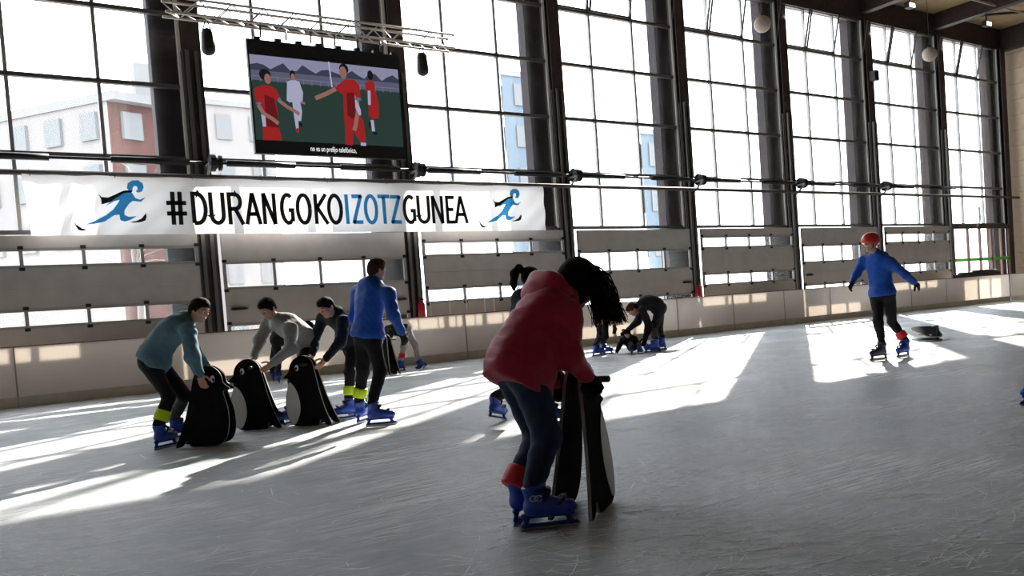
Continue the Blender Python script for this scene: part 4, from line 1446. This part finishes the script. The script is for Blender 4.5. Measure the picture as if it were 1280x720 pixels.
# ------------------------------------------------------------------ outside: buildings seen through the glass
def building(name, label, corner, dirs, sizes, h, wallm, rows, cols, roof_m, win_m, cat='building', side_m=None):
    """corner: nearest corner on the ground; dirs: two level directions of its faces; sizes: lengths"""
    r = empty(name, (corner[0], corner[1], -.12), label=label, cat=cat)
    a, b_ = nrm(dirs[0]) * sizes[0], nrm(dirs[1]) * sizes[1]
    base = [np.zeros(3), a, a + b_, b_]
    bm = bmesh.new()
    lo = [bm.verts.new(q) for q in base]
    hi = [bm.verts.new(q + UP * h) for q in base]
    for i in range(4):
        bm.faces.new((lo[i], lo[(i + 1) % 4], hi[(i + 1) % 4], hi[i]))
    bm.faces.new(hi)
    wo = link('walls', bm_mesh('walls', bm), wallm, r)
    if side_m is not None:
        wo.data.materials.append(side_m)
        for pf in wo.data.polygons:
            nn = np.array(pf.normal)
            if abs(nn[2]) < .5 and abs(nn @ nrm(np.cross(b_, UP))) < .9:
                pf.material_index = 1
    ce = sum(base) / 4
    bm = bmesh.new()
    e0 = [bm.verts.new(ce + (q - ce) * 1.05 + UP * (h - .05)) for q in base]
    e1 = [bm.verts.new(ce + (q - ce) * 1.05 + UP * (h + .35)) for q in base]
    ap = [bm.verts.new(ce + (q - ce) * .4 + UP * (h + .5)) for q in base]
    for u_, v_ in ((e0, e1), (e1, ap)):
        for i in range(4):
            bm.faces.new((u_[i], u_[(i + 1) % 4], v_[(i + 1) % 4], v_[i]))
    bm.faces.new(ap); bm.faces.new(list(reversed(e0)))
    link('roof', bm_mesh('roof', bm), roof_m, r)
    for dv, ln, other in ((a, sizes[0], b_), (b_, sizes[1], a)):
        nv = -nrm(other); dn = nrm(dv)
        nc = max(1, int(ln / cols))
        for i in range(nc):
            for j in range(rows):
                zc = h * (j + .55) / rows
                c_ = dn * (ln * (i + .5) / nc) + UP * zc + nv * .15
                w2, h2 = .22 * ln / nc, .26 * h / rows
                bm = bmesh.new()
                for s0 in (0, 1):
                    pass
                q = [c_ + dn * sx * w2 + UP * sz * h2 for sx, sz in ((-1, -1), (1, -1), (1, 1), (-1, 1))]
                q2 = [x_ - nv * .3 for x_ in q]
                va = [bm.verts.new(x_) for x_ in q]; vb = [bm.verts.new(x_) for x_ in q2]
                bm.faces.new(va)
                for k_ in range(4):
                    bm.faces.new((va[k_], vb[k_], vb[(k_ + 1) % 4], va[(k_ + 1) % 4]))
                link('window', bm_mesh('window', bm), win_m, r)
    return r
BRK2 = mat('red_brick_wall', (.075, .032, .027), .9, 0, .2, 1)
GRY2 = mat('grey_render_and_haze', (.20, .185, .18), .9)  # grey of the pale block; on the brick building it paints haze
WIN2 = mat('far_window_glass', (.125, .13, .135), .6)
ROOF2 = mat('grey_eaves', (.17, .17, .17), .8)
c0 = on_y(140, 200, 42.0)
hB = on_y(140, 122, 42.0)[2]
bb = building('brick_building', 'red brick building with pale eaves seen through the leftmost window', c0, (nrm([-.75, 1, 0]), nrm([1, .35, 0])), (22, 4.2), hB, BRK2, 5, 2.1, ROOF2, WIN2, side_m=GRY2)  # receding left face is pale: haze of the glass put into its colour
for px_ in (178,):
    q = on_y(px_, 95, 44) - np.array([c0[0], c0[1], -.12])
    box('chimney', (q[0] - .45, q[1] - .45, hB - .2), (q[0] + .45, q[1] + .45, q[2] + .5), ROOF2, bb)
c1 = on_y(262, 200, 62.0)
building('pale_apartment_block', 'pale apartment block seen through the glass left of the video screen', c1, (nrm([1, .1, 0]), nrm([c1[0] + 3, c1[1], 0])), (5, 9), on_y(262, 128, 62)[2], GRY2, 5, 2.5, ROOF2, WIN2)
c2 = on_y(636, 230, 52.0)
BLU2 = mat('blue_grey_concrete', (.095, .125, .155), .9)
building('blue_grey_tower', 'blue-grey tower block behind the dark fin right of the screen', c2, (nrm([1, .05, 0]), nrm([c2[0] + 2, c2[1], 0])), (4, 6), on_y(636, 92, 52)[2], BLU2, 6, 3, ROOF2, WIN2)
c3 = on_y(806, 250, 48.0)
building('blue_grey_tower', 'low blue-grey block behind the fin in the middle of the window wall', c3, (nrm([1, .05, 0]), nrm([c3[0] + 2, c3[1], 0])), (3, 6), on_y(806, 165, 48)[2], BLU2, 4, 3, ROOF2, WIN2)
# bare tree in front of the brick building
tb_ = on_y(158, 230, 26.0)
bt = empty('bare_tree', (tb_[0], tb_[1], -.12), label='bare winter tree outside in front of the brick building', cat='tree')
TW = mat('pale_bark', (.20, .18, .165), .9)
bm = bmesh.new(); bm_tube(bm, [(0, 0, 0), (.1, 0, 2), (.05, 0.1, 3.6), (.2, 0, 5.2)], [.12, .1, .08, .05], 8)
link('trunk', bm_mesh('trunk', bm, True), TW, bt)
rg = np.random.default_rng(9)
for i in range(26):
    z0_ = rg.uniform(2.6, 5.2)
    p_ = np.array([.1, 0, z0_]); dv = nrm([rg.normal(), rg.normal() * .6, rg.uniform(.5, 1.4)])
    pts = [p_]
    for k_ in range(4):
        dv = nrm(dv + rg.normal(size=3) * .25)
        pts.append(pts[-1] + dv * rg.uniform(.25, .45))
    tube('branch', pts, [.03, .022, .016, .011, .005], TW, bt, 5)
